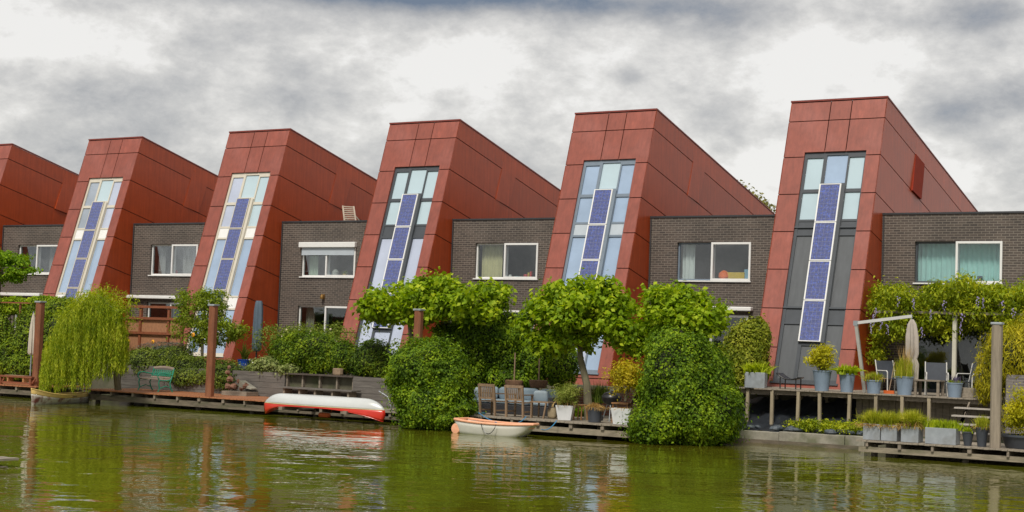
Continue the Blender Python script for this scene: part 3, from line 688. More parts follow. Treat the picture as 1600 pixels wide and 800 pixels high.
# upper terrace on stakes
tx0, tx1, tz, ty = XA(1150, -4.2, .6), XA(1553, -4.2, .6), .60, -4.2
root = thing('raised_terrace', 'raised wooden terrace on thin stakes in front of the rightmost house', 'terrace', ((tx0+tx1)/2, -3, tz-.05))
d = MB(); n = int((tx1-tx0)/.14)
for k in range(n):
    a = tx0+k*.14; d.box(a+.003, a+.136, ty+random.uniform(-.02, .02), YB-.3, tz-.035, tz)
d.build('decking', WOODH, root)
d = MB(); d.box(tx0+.1, tx1-.1, ty+.12, ty+.2, tz-.16, tz-.045); d.build('beam', WOODG, root)
for px in (1169, 1207, 1248, 1281, 1328, 1369, 1410, 1452):
    x = XA(px, ty+.1, 0); s = MB(); lean = random.uniform(-.03, .03); s.bar((x+lean, ty+.06, -.75), (x, ty+.06, tz-.038), .085, .085); s.build('stake', mat('pale_stake', (.30, .25, .17), rough=.85, var=.25, scale=4, stretch=(1, 1, .4)), root)
    s = MB(); s.bar((x+.35, ty+1.5, -.6), (x+.33, ty+1.5, tz-.04), .09, .09); s.build('stake', WOODG, root)
    s = MB(); s.box(x-.05, x+.05, ty+.02, ty+.118, tz-.13, tz-.045); s.build('joist', WOODG, root)
# plank wall under the terrace, right part
x0, x1 = XA(1338, -3.4, 0), XA(1553, -3.4, 0)
k = MB(); x = x0
while x < x1: k.box(x, x+.18, -3.42-random.uniform(0, .02), -3.38, -.62, tz-.05); x += .19
tag(k.build('plank_screen', WOODG, None, loc=(x0, -3.4, -.6)), 'upright weathered planks closing the space under the raised terrace', 'plank wall')
# dark pond liner and quay wall
k = MB(); nx, ny = 40, 10; x0, x1 = XA(1132, -4, -.5), XA(1345, -4, -.5)
for i in range(nx+1):
    for j in range(ny+1):
        x = x0+(x1-x0)*i/nx; y = -5.1+2.45*j/ny; k.v.append((x, y, -.60+.9*(j/ny)**1.6+.05*sin(i*1.3+j*2)+.04*sin(i*.6-j)+random.uniform(-.02, .02)))
for i in range(nx):
    for j in range(ny): a = i*(ny+1)+j; k.f.append((a, a+ny+1, a+ny+2, a+1))
tag(k.build('pond_liner', mat('black_liner', (.022, .026, .032), rough=.4, var=.3), None, smooth=True, loc=((x0+x1)/2, -4, -.6), angle=180), 'crumpled black liner lying on the bank under the raised terrace', 'liner')
x0, x1 = XA(1120, -5.3, -.6), XA(1352, -5.3, -.6)
root = thing('quay_wall', 'low concrete quay wall below the raised terrace', 'wall', ((x0+x1)/2, -5.2, WATER))
x = x0
while x < x1:
    e = min(x1, x+1.9); k = MB(); k.box(x+.006, e-.006, -5.36-random.uniform(0, .02), -5.08, -1.6, -.56+random.uniform(-.02, .02)); k.build('slab', CONC, root, bev=.015); x = e
k = MB(); k.box(x0, x1-.1, -5.46, -5.385, -.95, -.80); k.build('kerb_beam', BEAMM, root)
# low creeping plants on the bank
pts = [(XA(px, yy, -.45), yy, -.42+random.uniform(0, .12)) for px, yy in [(random.uniform(1230, 1345), random.uniform(-5.0, -4.2)) for _ in range(60)]]
o = clumps('ground_cover', pts, 3600, .20, .07, L_WIS, loc=(pts[0][0], -4.5, -.5)); tag(o, 'yellow-green creeping plants spilling over the low quay wall', 'ground cover', kind='stuff')
pts = [(XA(px, -4.9, -.45), -4.9+random.uniform(-.3, .3), -.48) for px in [random.uniform(1140, 1345) for _ in range(14)]]
k = MB()
for q in pts: k.ball(q, random.uniform(.1, .22), .12, random.uniform(.05, .09), 8, 5, .15)
tag(k.build('bank_stones', mat('slate', (.06, .075, .09), rough=.6, var=.4, scale=5), None, loc=(pts[0][0], -4.9, -.5)), 'dark blue-grey slate stones scattered along the bank edge', 'stones', kind='stuff')
# steps down from the terrace
root = thing('wooden_steps', 'short flight of open wooden steps from the terrace to the jetty', 'steps', (XA(1520, -5, -.4), -5.2, -.49))
for k_, (pa, pb, py, yy) in enumerate(((1493, 1550, 640, -4.45), (1489, 1548, 650.5, -4.85), (1485, 1546, 661, -5.25), (1483, 1546, 672, -5.65))):
    z = .36-.2*k_; xa, xb = XA(pa, yy, z), XA(pb, yy, z); s = MB(); s.box(xa, xb, yy-.15, yy+.15, z-.04, z); s.build('tread', mat('pale_tread', (.36, .33, .29), rough=.8, var=.2, scale=5), root)
for px in (1497, 1540):
    xa = XA(px, -5.2, 0); s = MB(); s.prism([(xa, -5.8, -.49), (xa, -5.5, -.49), (xa, -4.21, .50), (xa, -4.21, .30), (xa, -5.7, -.40)], (.045, 0, 0)); s.build('stringer', WOODG, root)

# mooring posts
def post(px, pt, pb, Y, w, m, label, zb=None, capm=None):
    b = P(px, pb, Y); t = P(px, pt, Y); zb = b.z if zb is None else zb
    root = thing('mooring_post', label, 'post', (t.x, Y, zb), 'tall mooring posts'); h = w/2
    k = MB(); k.prism([(t.x-h, Y-h*.6, zb), (t.x-h*.6, Y-h, zb), (t.x+h*.6, Y-h, zb), (t.x+h, Y-h*.6, zb), (t.x+h, Y+h*.6, zb), (t.x+h*.6, Y+h, zb), (t.x-h*.6, Y+h, zb), (t.x-h, Y+h*.6, zb)], (0, 0, t.z-zb-.07)); k.build('shaft', m, root, bev=.01)
    k = MB(); c = h+.015; k.box(t.x-c, t.x+c, Y-c, Y+c, t.z-.069, t.z-.01); k.build('cap', capm or ZINC, root, bev=.012)
    return root
post(63.5, 470, 610, -8.15, .27, RUST, 'rusty steel post at the left, half behind the willow', -.47)
post(334, 475, 622, -8.36, .25, RUST, 'rusty steel post standing at the front edge of the red-brown jetty', -.44)
post(655, 482, 640, -8.0, .24, RUST, 'rusty steel post poking up behind the round ivy bush', -1.5)
post(1558.5, 503, 697, -7.75, .24, mat('grey_post', (.25, .21, .16), rough=.85, var=.3, scale=5, stretch=(2.5, 2.5, .25), bump=.4), 'tall weathered wooden post on the right jetty beside the black tub', -.49)

# ------------------------------------------------------------ boats
def loft(rows, m, name, parent, smooth=True, mask=None):
    k = MB(); n = len(rows[0])
    for r in rows: k.v += [tuple(v) for v in r]
    for i in range(len(rows)-1):
        for j in range(n-1): k.f.append((i*n+j, (i+1)*n+j, (i+1)*n+j+1, i*n+j+1))
    o = k.build(name, m, parent, smooth=smooth, angle=60)
    sd = o.modifiers.new('shell', 'SOLIDIFY'); sd.thickness = .018; sd.offset = 0
    return o
# upturned white canoe with a red band
Y0 = -9.15; a = P(413, 620, Y0); b_ = P(603, 630, Y0); Lc = (b_.x-a.x); xc = (a.x+b_.x)/2
ztop = P(507, 619.5, Y0).z; zl = P(507, 636.2-1.5, Y0).z; zmid = P(507, 637, Y0).z; ztip = P(507, 652.5, Y0).z
root = thing('canoe', 'white canoe with red gunwale band lying upside down over the low jetty', 'canoe', (xc, Y0, -.6))
def crow(t, us, zband):
    b = .40*max(0., 1-abs(t)**2.4)**.8+.006; keel = ztop-(.27*(max(0, abs(t)-.68)/.32)**2.2)+.02*(1-t*t); sheer = zmid-(zmid-ztip)*abs(t)**(2.4 if t > 0 else 4.5)
    out = []
    for u in us:
        if zband is None: zz = u
        w = u; out.append(w)
    return b, keel, sheer
def canoe_rows(part):
    rows = []; NT = 44
    for i in range(NT+1):
        t = -1+2*i/NT; t = math.copysign(abs(t)**.85, t); b, keel, sheer = crow(t, [], None)
        line = min(keel-.02, zl); sheer = min(sheer, line-.03)
        r = []
        f_ = lambda z: (max(0, (keel-z)/(keel-sheer)))
        zs = [keel-(keel-line)*(q/10)**1.9 for q in range(11)] if part == 0 else [line-(line-sheer)*q/4 for q in range(5)]
        def pt(z, sgn):
            u = f_(z); w = b*(1-(1-u)**2.6)**.5; inb = 1-.035*max(0, abs(t)-.7)/.3*max(0, u-.45)/.55-.0*u
            tuck = .022*(1-u)**3*(abs(t)**8)
            return (xc+Lc/2*t*(inb-tuck), Y0+sgn*w, z)
        left = [pt(z, -1) for z in zs]; right = [pt(z, 1) for z in zs]
        rows.append((left[::-1]+right[1:]) if part == 0 else (left, right))
    return rows
loft(canoe_rows(0), mat('white_hull', (.50, .52, .52), rough=.28, var=.05, scale=2, coat=.3), 'hull', root)
rr = canoe_rows(1); RED = mat('red_hull', (.62, .035, .02), rough=.3, var=.06, coat=.3)
loft([r[0] for r in rr], RED, 'red_band', root); loft([r[1] for r in rr], RED, 'red_band', root)
k = MB(); k.tube([r[0][0][:1]+(r[0][0][1]-.012,)+r[0][0][2:] for r in rr], .010, 6); k.build('pinstripe', mat('cream_stripe', (.6, .5, .25), rough=.4), root)
k = MB(); k.tube([r[0][-1] for r in rr], .013, 6); k.tube([r[1][-1] for r in rr], .013, 6); k.build('gunwale', RED, root)
for f_ in (-.45, .05, .5):
    x = xc+Lc/2*f_; k = MB(); k.box(x-.09, x+.09, Y0-.33, Y0+.33, zmid+.02, zmid+.05); k.build('thwart', TEAK, root)
for px in (452, 552):
    x = XA(px, Y0, zmid); k = MB(); k.box(x-.07, x+.07, Y0-.42, -8.0, zmid-.13, zmid-.035); tag(k.build('support_beam', WOODG, None, loc=(x, -8.7, -.6)), 'wooden arm carrying the %s end of the upturned canoe' % ('left' if px < 500 else 'right'), 'beam', 'arms under the canoe')
# orange fender under the jetty
p = P(507, 648.5, -8.9); k = MB(); k.tube([(p.x-.22, p.y, p.z), (p.x-.17, p.y, p.z), (p.x+.17, p.y, p.z), (p.x+.22, p.y, p.z)], [.03, .075, .075, .03], 10)
k.tube([(p.x+.2, p.y, p.z), (p.x+.24, p.y+.1, p.z+.25)], .008, 5)
tag(k.build('fender', mat('orange_plastic', (.62, .13, .03), rough=.5), None, smooth=True, loc=tuple(p)), 'orange fender hanging under the canoe jetty', 'fender')

# cream open boat under the willow
A = G(47, 630, WATER); B_ = G(150, 629, WATER); A.z = B_.z = 0; A = Vector((-23.6, -11.6, 0)); ax = (Vector((-24.6, -8.15, 0))-A); Lb = ax.length; ax.normalize(); sd_ = Vector((-ax.y, ax.x, 0))
root = thing('rowing_boat', 'cream canoe with flaking white hull moored under the weeping willow', 'boat', (A.x, A.y+1, WATER))
def brow(t, v0, v1, n):
    bw = .36*max(0, 1-abs(2*t-1)**2.2)**.75+.004; sh = WATER+.30+(.22 if t < .5 else .04)*abs(2*t-1)**2.2; lo = WATER-.08
    r = []
    for q in range(n+1):
        u = v0+(v1-v0)*q/n; z = lo+(sh-lo)*u; w = bw*(1-(1-u)**2)**.5; t2 = t+(.02*(1-u))*(1 if t < .5 else -1)*abs(2*t-1)**6; r.append((z, w, t2))
    return r
for nm, v0, v1, m in (('hull', 0, .72, mat('flaking_hull', (.46, .44, .38), rough=.7, var=.2, scale=9, col2=(.13, .035, .025), c2amt=1, c2scale=4)), ('topside', .72, 1, mat('cream_hull', (.68, .48, .17), rough=.55, var=.1))):
    for sg in (-1, 1):
        loft([[A+ax*(Lb*t2)+sd_*(sg*w)+Vector((0, 0, z)) for z, w, t2 in brow(i/26, v0, v1, 5)] for i in range(27)], m, nm, root)
k = MB()
for sg in (-1, 1): k.tube([A+ax*(Lb*t2)+sd_*(sg*w)+Vector((0, 0, z)) for z, w, t2 in [brow(i/26, 1, 1, 1)[0] for i in range(27)]], .022, 6)
k.build('gunwale', MATS['cream_hull'], root)
k = MB(); fl = [A+ax*(Lb*t)+sd_*0+Vector((0, 0, WATER+.5-.02)) for t in (0, .28)]
q0 = brow(.02, 1, 1, 1)[0]; q1 = brow(.26, 1, 1, 1)[0]
k.prism([A+ax*(Lb*.005)+Vector((0, 0, q0[0]-.02)), A+ax*(Lb*.26)+sd_*q1[1]*.98+Vector((0, 0, q1[0]-.03)), A+ax*(Lb*.26)-sd_*q1[1]*.98+Vector((0, 0, q1[0]-.03))], (0, 0, .02)); k.build('foredeck', MATS['cream_hull'], root)
k = MB(); k.bar(A+ax*(Lb*.55)-sd_*.42+Vector((0, 0, WATER+.25)), A+ax*(Lb*.55)+sd_*.42+Vector((0, 0, WATER+.25)), .2, .03); k.build('thwart', TEAK, root)

# white dinghy with orange rim
Y1 = -9.95; a = P(714, 668, Y1); b_ = P(850, 673, Y1); Ld = b_.x-a.x; a.x += .12; Ld *= .86; xm = a.x+Ld/2; zt = WATER+.32
root = thing('dinghy', 'small white dinghy with a pale orange rim moored at the grey jetty', 'dinghy', (xm, Y1, WATER))
def drow(t, hh=1.0):       # t 0 stern (left) .. 1 bow (right)
    w = .44*(.80+.20*sin(pi*min(1, t*1.3+.1)))*(1-max(0, t-.70)**2*6.5)*(1-.5*max(0, .08-t)/.08*.3); bot = WATER-.10+.05*(1-t)**3+.30*max(0, t-.62)**2/.14
    sh = zt+.05*(2*t-1)**2-.02*t; xx = a.x+Ld*t; rk = .10*max(0, .12-t)/.12; r = []
    prof = [(0, 0), (.30, .0), (.36, .09), (.5, .02), (.74, .10), (.86, .35), (.93, .7), (1, 1)]
    for f1, f2 in prof: r.append((xx+(rk if t < .12 else -.16*max(0, t-.8)/.2)*(1-f2), w*f1, bot+(sh-bot)*f2))
    return r
HW = mat('dinghy_white', (.62, .61, .56), rough=.35, var=.08, scale=3, coat=.2, col2=(.45, .42, .33), c2amt=.4); OR = mat('faded_orange', (.75, .37, .22), rough=.6, var=.15, scale=5)
NT = 26; full = []
for i in range(NT+1):
    r = drow(i/NT); full.append([(x, Y1-y, z) for x, y, z in r][::-1]+[(x, Y1+y, z) for x, y, z in r][1:])
loft(full, HW, 'hull', root)
k = MB(); r0 = [Vector(v) for v in full[0]]; k.v += r0; k.f.append(tuple(range(len(r0)))); r0 = [Vector(v) for v in full[-1]]; n0 = len(k.v); k.v += r0; k.f.append(tuple(range(n0, n0+len(r0)))); k.build('transom', HW, root)
k = MB(); rim = [full[i][0] for i in range(NT+1)]+[full[i][-1] for i in range(NT, -1, -1)]; rim = [Vector(v)+Vector((0, 0, .012)) for v in rim]+[Vector(full[0][0])+Vector((0, 0, .012))]
k.tube(rim, .036, 7)
k.build('rim', OR, root, smooth=True)
for t0, t1 in ((.02, .2), (.42, .55), (.82, .97)):
    k = MB(); hw = .28 if t0 < .8 else .14; k.box(a.x+Ld*t0+.02, a.x+Ld*t1-.03, Y1-hw, Y1+hw, zt-.09, zt-.03); k.build('thwart', OR, root)
k = MB()
for t0, t1 in ((.40, .545), (.545, .60)):
    pass
loop = [(a.x+Ld*(.40+.2*s), Y1-.44-.03, zt-.01-.26*sin(pi*min(1, s*1.0))**.7) for s in [q/12 for q in range(13)]]
k.tube(loop, .011, 5); k.build('rope_loop', BLACK, root)
k = MB(); c = Vector((a.x-.02+.07, Y1-.30, WATER+.115)); k.lathe((0, 0, 0), [(.02, -.05), (.13, -.045), (.155, 0), (.13, .045), (.02, .05)], 20)
k.v = [tuple(Vector((v[0], v[2], v[1]))+c) for v in k.v]; k.build('wheel', OR, root, smooth=True)
ROPE = mat('blue_rope', (.05, .22, .42), rough=.8)
def rope(label, pts):
    ps = [];
    for i in range(13):
        s = i/12; p, q = Vector(pts[0]), Vector(pts[1]); v = p.lerp(q, s); v.z -= pts[2]*4*s*(1-s); ps.append(v)
    k = MB(); k.tube(ps, .013, 5); tag(k.build('mooring_rope', ROPE, None, smooth=True, loc=tuple(pts[0])), label, 'rope', 'blue mooring ropes')
rope('blue rope sagging from the right end of the dinghy to the jetty', (P(846, 671, -9.9), P(870, 657, -9.05), .10))
rope('blue rope running from the left half of the dinghy up to the jetty', (P(776, 660, -9.6), P(748, 645, -8.9), .03))
rope('short blue rope between the middle of the dinghy and the jetty', (P(808, 661, -9.6), P(822, 651, -9.05), .03))

# ------------------------------------------------------------ furniture
def bx(mb, R, x0, x1, y0, y1, z0, z1):
    return mb.add([R @ Vector((x, y, z)) for z in (z0, z1) for y in (y0, y1) for x in (x0, x1)], [(0, 2, 3, 1), (4, 5, 7, 6), (0, 1, 5, 4), (2, 6, 7, 3), (0, 4, 6, 2), (1, 3, 7, 5)])
def frame_at(x, y, z, rz): return Matrix.Translation((x, y, z)) @ Matrix.Rotation(rz, 4, 'Z')
def slat_chair(px, Y, z, rz, label):
    x = XA(px, Y, z); R = frame_at(x, Y, z, rz); root = thing('garden_chair', label, 'chair', (x, Y, z), 'wooden garden chairs'); w = .27
    # faces local +y, backrest at -y
    for sx in (-w, w):
        k = MB(); k.bar(R @ Vector((sx, -.27, 0)), R @ Vector((sx, -.30, .42)), .055); k.bar(R @ Vector((sx, -.30, .42)), R @ Vector((sx, -.38, .90)), .055); k.build('leg', TEAK, root)
        k = MB(); k.bar(R @ Vector((sx, .25, 0)), R @ Vector((sx, .25, .62)), .05); k.build('leg', TEAK, root)
        k = MB(); k.bar(R @ Vector((sx, -.34, .64)), R @ Vector((sx, .29, .64)), .065, .03); k.build('armrest', TEAK, root)
        k = MB(); k.bar(R @ Vector((sx, -.28, .16)), R @ Vector((sx, .25, .16)), .03, .04); k.build('side_rail', TEAK, root)
    k = MB()
    for s in range(6): bx(k, R, -w-.02, w+.02, -.28+s*.092, -.28+s*.092+.075, .405, .43)
    k.build('seat', TEAK, root)
    k = MB(); k.bar(R @ Vector((-w, -.375, .87)), R @ Vector((w, -.375, .87)), .03, .08); k.bar(R @ Vector((-w, -.315, .50)), R @ Vector((w, -.315, .50)), .03, .05)
    for s in range(7): x_ = -w+.075+s*(2*w-.15)/6; k.bar(R @ Vector((x_, -.315, .50)), R @ Vector((x_, -.37, .84)), .038, .018)
    k.build('backrest', TEAK, root)
slat_chair(771, -8.3, -.46, -.12, 'wooden slatted chair, the left one of two in front of the sofa')
slat_chair(811, -8.3, -.46, .05, 'wooden slatted chair, the right one of two in front of the sofa')
# slatted side table right of the chairs
x0, x1 = XA(833, -8.1, 0), XA(862, -8.1, 0); root = thing('side_table', 'low slatted wooden table right of the two garden chairs', 'table', ((x0+x1)/2, -8.1, -.46))
k = MB()
for s in range(6): k.box(x0, x1, -8.3+s*.085, -8.3+s*.085+.07, -.02, .01)
k.build('tabletop', TEAK, root)
for sx, dx in ((x0+.05, 0), (x1-.08, -.08)):
    for sy in (-8.27, -7.85): k = MB(); k.bar((sx+dx, sy, -.46), (sx, sy, -.02), .04); k.build('leg', TEAK, root)
# lounge sofa
x0, x1 = XA(741, -6.6, -.1), XA(868, -6.6, -.1); root = thing('lounge_sofa', 'black wicker lounge sofa with grey-blue cushions behind the garden chairs', 'sofa', ((x0+x1)/2, -6.6, -.46))
WK = mat('black_wicker', (.022, .022, .026), rough=.6, var=.3, scale=30, bump=.5); CU = mat('grey_blue_cushion', (.20, .26, .31), rough=.9, var=.12, scale=3, bump=.2)
k = MB(); k.box(x0, x1, -7.05, -6.2, -.46, -.18); k.build('base', WK, root, bev=.02)
k = MB(); k.box(x0, x1, -6.195, -6.05, -.46, .18); k.build('backrest', WK, root, bev=.02)
for a, b_ in ((x0-.15, x0-.003), (x1+.003, x1+.15)): k = MB(); k.box(a, b_, -7.05, -6.05, -.46, .10); k.build('armrest', WK, root, bev=.02)
n = 4
for i in range(n):
    cx = x0+(x1-x0)*(i+.5)/n; w = (x1-x0)/n-.02
    k = MB(); k.cushion((cx, -6.66, -.11), w, .8, .14); k.build('seat_cushion', CU, root, smooth=True)
    k = MB(); k.cushion((cx, -6.33, .12), w*.95, .18, .40, rx=.18, rz=random.uniform(-.05, .05)); k.build('back_cushion', CU, root, smooth=True)
for px, lab in ((752, 'left'), (846, 'right')):
    p = P(px, 622, -6.6); k = MB(); k.cushion((p.x, -6.62, .10), .44, .15, .36, rz=random.uniform(-.3, .3), rx=.35); tag(k.build('scatter_cushion', mat('pale_cushion', (.30, .36, .40), rough=.9, var=.1), None, smooth=True, loc=tuple(p)), 'pale grey-blue scatter cushion at the %s end of the sofa' % lab, 'cushion', 'scatter cushions on the sofa')
p = P(748, 630, -7.8); k = MB()
root = thing('parasol_stand', 'small white pole stand at the left end of the grey jetty', 'stand', (p.x, -7.8, -.46)); k.tube([(p.x+.02, -7.8, -.42), (p.x+.02, -7.8, .12)], .03, 8); k.build('pole', WHITE, root); k = MB(); k.lathe((p.x+.02, -7.8, -.46), [(.2, 0), (.2, .04), (.05, .06)], 16); k.build('foot', mat('teal_plastic', (.03, .17, .25), rough=.5), root)
# bag
p = P(863, 650, -8.0); k = MB(); k.cushion((p.x, -8.0, -.30), .28, .2, .32, p=.6); k.tube([(p.x-.08, -8.05, -.17), (p.x-.05, -8.07, -.05), (p.x+.05, -8.07, -.05), (p.x+.08, -8.05, -.17)], .012, 5)
tag(k.build('bag', mat('beige_canvas', (.30, .24, .15), rough=.9, var=.2), None, smooth=True, loc=(p.x, -8.0, -.46)), 'beige canvas bag on the jetty left of the white planter', 'bag')
# stakes with baskets
for px, pt, pb, lab in ((805, 551, 600, 'left'), (843, 558, 602, 'right')):
    t = P(px, pt, -5.9); z0 = -.5; root = thing('basket_stand', 'brown wicker basket on a thin stake behind the sofa, the %s one of two' % lab, 'basket', (t.x, -5.9, z0), 'wicker baskets on stakes')
    k = MB(); k.tube([(t.x, -5.9, z0), (t.x, -5.9, t.z)], .022, 6); k.build('stake', TEAK, root)
    b = P(px-2, 600, -5.9); k = MB(); k.lathe((b.x, -5.9, b.z-.12), [(.24, 0), (.30, .12), (.31, .22), (.26, .24)], 18, .6); k.build('basket', mat('wicker', (.14, .075, .04), rough=.85, var=.4, scale=20, bump=.5), root, smooth=True)
# kettle barbecue
p = P(955, 640, -7.3); x = p.x; z0 = -.46; root = thing('kettle_barbecue', 'black kettle barbecue between the grass pot and the yellow-green tree', 'barbecue', (x, -7.3, z0))
zc = P(955, 624, -7.3).z; k = MB(); k.lathe((x, -7.3, zc), [(.08, -.17), (.2, -.12), (.27, -.03), (.285, .04)], 24); k.build('bowl', BLACK, root, smooth=True)
k = MB(); k.lathe((x, -7.3, zc), [(.29, .045), (.285, .09), (.22, .17), (.1, .21), (.02, .215)], 24); l_ = k.build('lid', BLACK, root, smooth=True)
k = MB(); k.tube([(x-.06, -7.3, zc+.21), (x-.05, -7.3, zc+.26), (x+.05, -7.3, zc+.26), (x+.06, -7.3, zc+.21)], .014, 6); k.build('handle', STEEL, l_)
for a in (pi*.3, pi*.95, pi*1.6): k = MB(); k.tube([(x+.14*cos(a), -7.3+.14*sin(a), zc-.12), (x+.3*cos(a), -7.3+.3*sin(a), z0)], .014, 6); k.build('leg', STEEL, root)
for s in (-.26, .24):
    k = MB(); k.lathe((0, 0, 0), [(.01, -.02), (.08, -.018), (.08, .018), (.01, .02)], 14); k.v = [(v[0]+x+s, v[2]-7.42, v[1]+z0+.08) for v in k.v]; k.build('wheel', BLACK, root)
# deck lounger
def recliner(px0, px1, pyt, pyb, Y, label, flip=1):
    a = P(px0, pyb, Y); b = P(px1, pyt, Y); root = thing('deck_lounger', label, 'lounger', ((a.x+b.x)/2, Y, a.z))
    for yy in (Y-.28, Y+.28): k = MB(); k.bar((a.x+.1, yy, a.z+.1), (b.x, yy, b.z), .04, .035); k.bar((a.x-.25, yy, a.z+.22), (a.x+.45, yy, a.z+.24), .04, .035); k.bar((a.x+.05, yy, a.z), (a.x+.3, yy, a.z+.5), .035); k.build('side_frame', TEAK, root)
    k = MB(); n = 11
    for s in range(n):
        f = .25+.75*s/(n-1); c = Vector((a.x+.1+(b.x-a.x-.1)*f, Y, a.z+.1+(b.z-a.z-.1)*f)); d = Vector((b.x-a.x-.1, 0, b.z-a.z-.1)).normalized()
        k.bar(c-Vector((0, .27, 0)), c+Vector((0, .27, 0)), .012, .05, up=d)
    k.build('slats', mat('dark_slats', (.06, .045, .04), rough=.7, var=.2), root)
recliner(982, 1008, 600, 645, -7.6, 'dark slatted deck lounger leaning back against the big ivy bush')
# wooden stools
for px0, px1, py, Y, lab in ((899, 915, 632, -7.7, 'small wooden stool between the white planter and the grass pot'), (960, 986, 629, -7.9, 'low orange-brown wooden stool behind the right white planter')):
    a = P(px0, py, Y); b = P(px1, py, Y); root = thing('stool', lab, 'stool', ((a.x+b.x)/2, Y, -.46)); k = MB(); k.box(a.x, b.x, Y-.18, Y+.18, a.z-.03, a.z+.01); k.build('seat', mat('orange_wood', (.36, .18, .07), rough=.6, var=.2), root)
    for q in ((a.x+.04, -.14), (b.x-.04, -.14), (a.x+.04, .14), (b.x-.04, .14)): k = MB(); k.bar((q[0]+random.uniform(-.05, .05), Y+q[1], -.46), (q[0], Y+q[1], a.z-.03), .03); k.build('leg', MATS['orange_wood'], root)
# chaise with bent metal frame beside the canoe
p = P(603, 640, -7.7); root = thing('sling_chair', 'curved olive sling chair on a thin metal frame right of the canoe', 'chair', (p.x+.4, -7.7, -.56))
c = [P(px, py, -7.6) for px, py in ((605, 622), (612, 624), (619, 622), (624, 616), (628, 607), (631, 598))]
k = MB()
for p_, q_ in zip(c[:-1], c[1:]): k.add([p_+Vector((0, -.27, 0)), p_+Vector((0, .27, 0)), q_+Vector((0, .27, 0)), q_+Vector((0, -.27, 0))], [(0, 1, 2, 3)])
o = k.build('sling', mat('olive_fabric', (.14, .14, .06), rough=.9, var=.2), root, smooth=True); md = o.modifiers.new('t', 'SOLIDIFY'); md.thickness = .02
for yy in (-7.9, -7.3):
    k = MB(); q = [P(px, py, yy) for px, py in ((592, 611), (606, 620), (612, 640), (614, 651), (600, 652), (583, 651))]; k.tube(q, .014, 6)
    q = [P(px, py, yy) for px, py in ((626, 614), (620, 632), (628, 652))]; k.tube(q, .014, 6); k.build('side_frame', STEEL, root)
# green park bench
x0, x1 = XA(226, -6.95, 0), XA(274, -6.95, 0); zz = -.44; rz = -.30; Wd = .70; xcn = (x0+x1)/2; R = frame_at(xcn, -7.15, zz, rz)
root = thing('park_bench', 'green cast iron bench with wooden slats on the red-brown jetty', 'bench', (xcn, -7.15, zz)); GI = mat('green_iron', (.012, .24, .15), rough=.45, var=.2)
# faces local -y
for sx in (-Wd, Wd):
    k = MB(); pp = lambda l_: [R @ Vector((sx, y, z)) for y, z in l_]
    k.tube(pp([(-.28, 0), (-.22, .12), (-.26, .28), (-.24, .40)]), .022, 6); k.tube(pp([(.28, 0), (.20, .14), (.16, .30), (.20, .42), (.26, .62), (.30, .80)]), .022, 6)
    k.tube(pp([(-.24, .40), (0, .38), (.20, .42)]), .02, 6); k.tube(pp([(-.30, .56), (-.26, .62), (-.1, .64), (.1, .60), (.24, .58)]), .022, 6); k.tube(pp([(-.24, .40), (-.30, .48), (-.30, .56)]), .018, 6)
    k.tube(pp([(-.22, .12), (0, .2), (.2, .14)]), .016, 6); k.build('end_frame', GI, root)
k = MB()
for s in range(5): bx(k, R, -Wd, Wd, -.25+s*.09, -.25+s*.09+.07, .41, .435)
k.build('seat', mat('bench_slats', (.36, .28, .23), rough=.7, var=.2), root)
k = MB(); bp = lambda x, f: R @ Vector((x, .205+.1*f, .46+.36*f))
k.bar(bp(-Wd, .05), bp(Wd, .05), .03, .05); arc = [bp(-Wd+2*Wd*s/10, .92+.14*sin(pi*s/10)) for s in range(11)]
for p_, q_ in zip(arc[:-1], arc[1:]): k.bar(p_, q_, .03, .06)
k.build('back_slats', MATS['bench_slats'], root)
k = MB()
for s in range(9):
    cx = -Wd+.12+s*(2*Wd-.24)/8
    ring = [bp(cx+.065*cos(a), .46+.30*sin(a)) for a in [q*pi/5 for q in range(11)]]; k.tube(ring, .012, 5)
    if s < 8:
        cx += (Wd*2-.24)/16; ring = [bp(cx+.05*cos(a), .40+.2*sin(a)) for a in [q*pi/5 for q in range(11)]]; k.tube(ring, .012, 5)
k.build('ornate_back', GI, root)
# railing on the left jetty
xr = [XA(px, -8.35, 0) for px in (-40, 2, 49)]; root = thing('railing', 'red-brown wooden railing on the left jetty', 'railing', (xr[1], -8.35, -.47)); z1 = P(25, 588, -8.35).z; z2 = P(25, 597.5, -8.35).z
for x in xr: k = MB(); k.box(x-.05, x+.05, -8.4, -8.3, -.47, z1-.04); k.build('post', REDW, root)
k = MB(); k.box(xr[0], xr[2]+.1, -8.42, -8.28, z1-.038, z1+.02); k.build('top_rail', REDW, root); k = MB(); k.box(xr[0], xr[2]-.052, -8.37, -8.32, z2-.04, z2+.02); k.build('middle_rail', REDW, root)
k = MB()
for x in xr: k.bar((x+.07, -8.35, z1-.22), (x+.22, -8.35, z1-.05), .05)
k.build('bracket', REDW, root)
x0, x1 = XA(14, -7.2, -.3), XA(44, -7.2, -.3); root = thing('low_bench', 'low pale wooden bench behind the red-brown railing', 'bench', ((x0+x1)/2, -7.2, -.47)); k = MB(); k.box(x0, x1, -7.4, -7.05, -.22, -.17); k.build('seat', TEAK, root)
for x in (x0+.1, x1-.1): k = MB(); k.box(x-.04, x+.04, -7.35, -7.1, -.47, -.222); k.build('leg', MATS['orange_wood'], root)

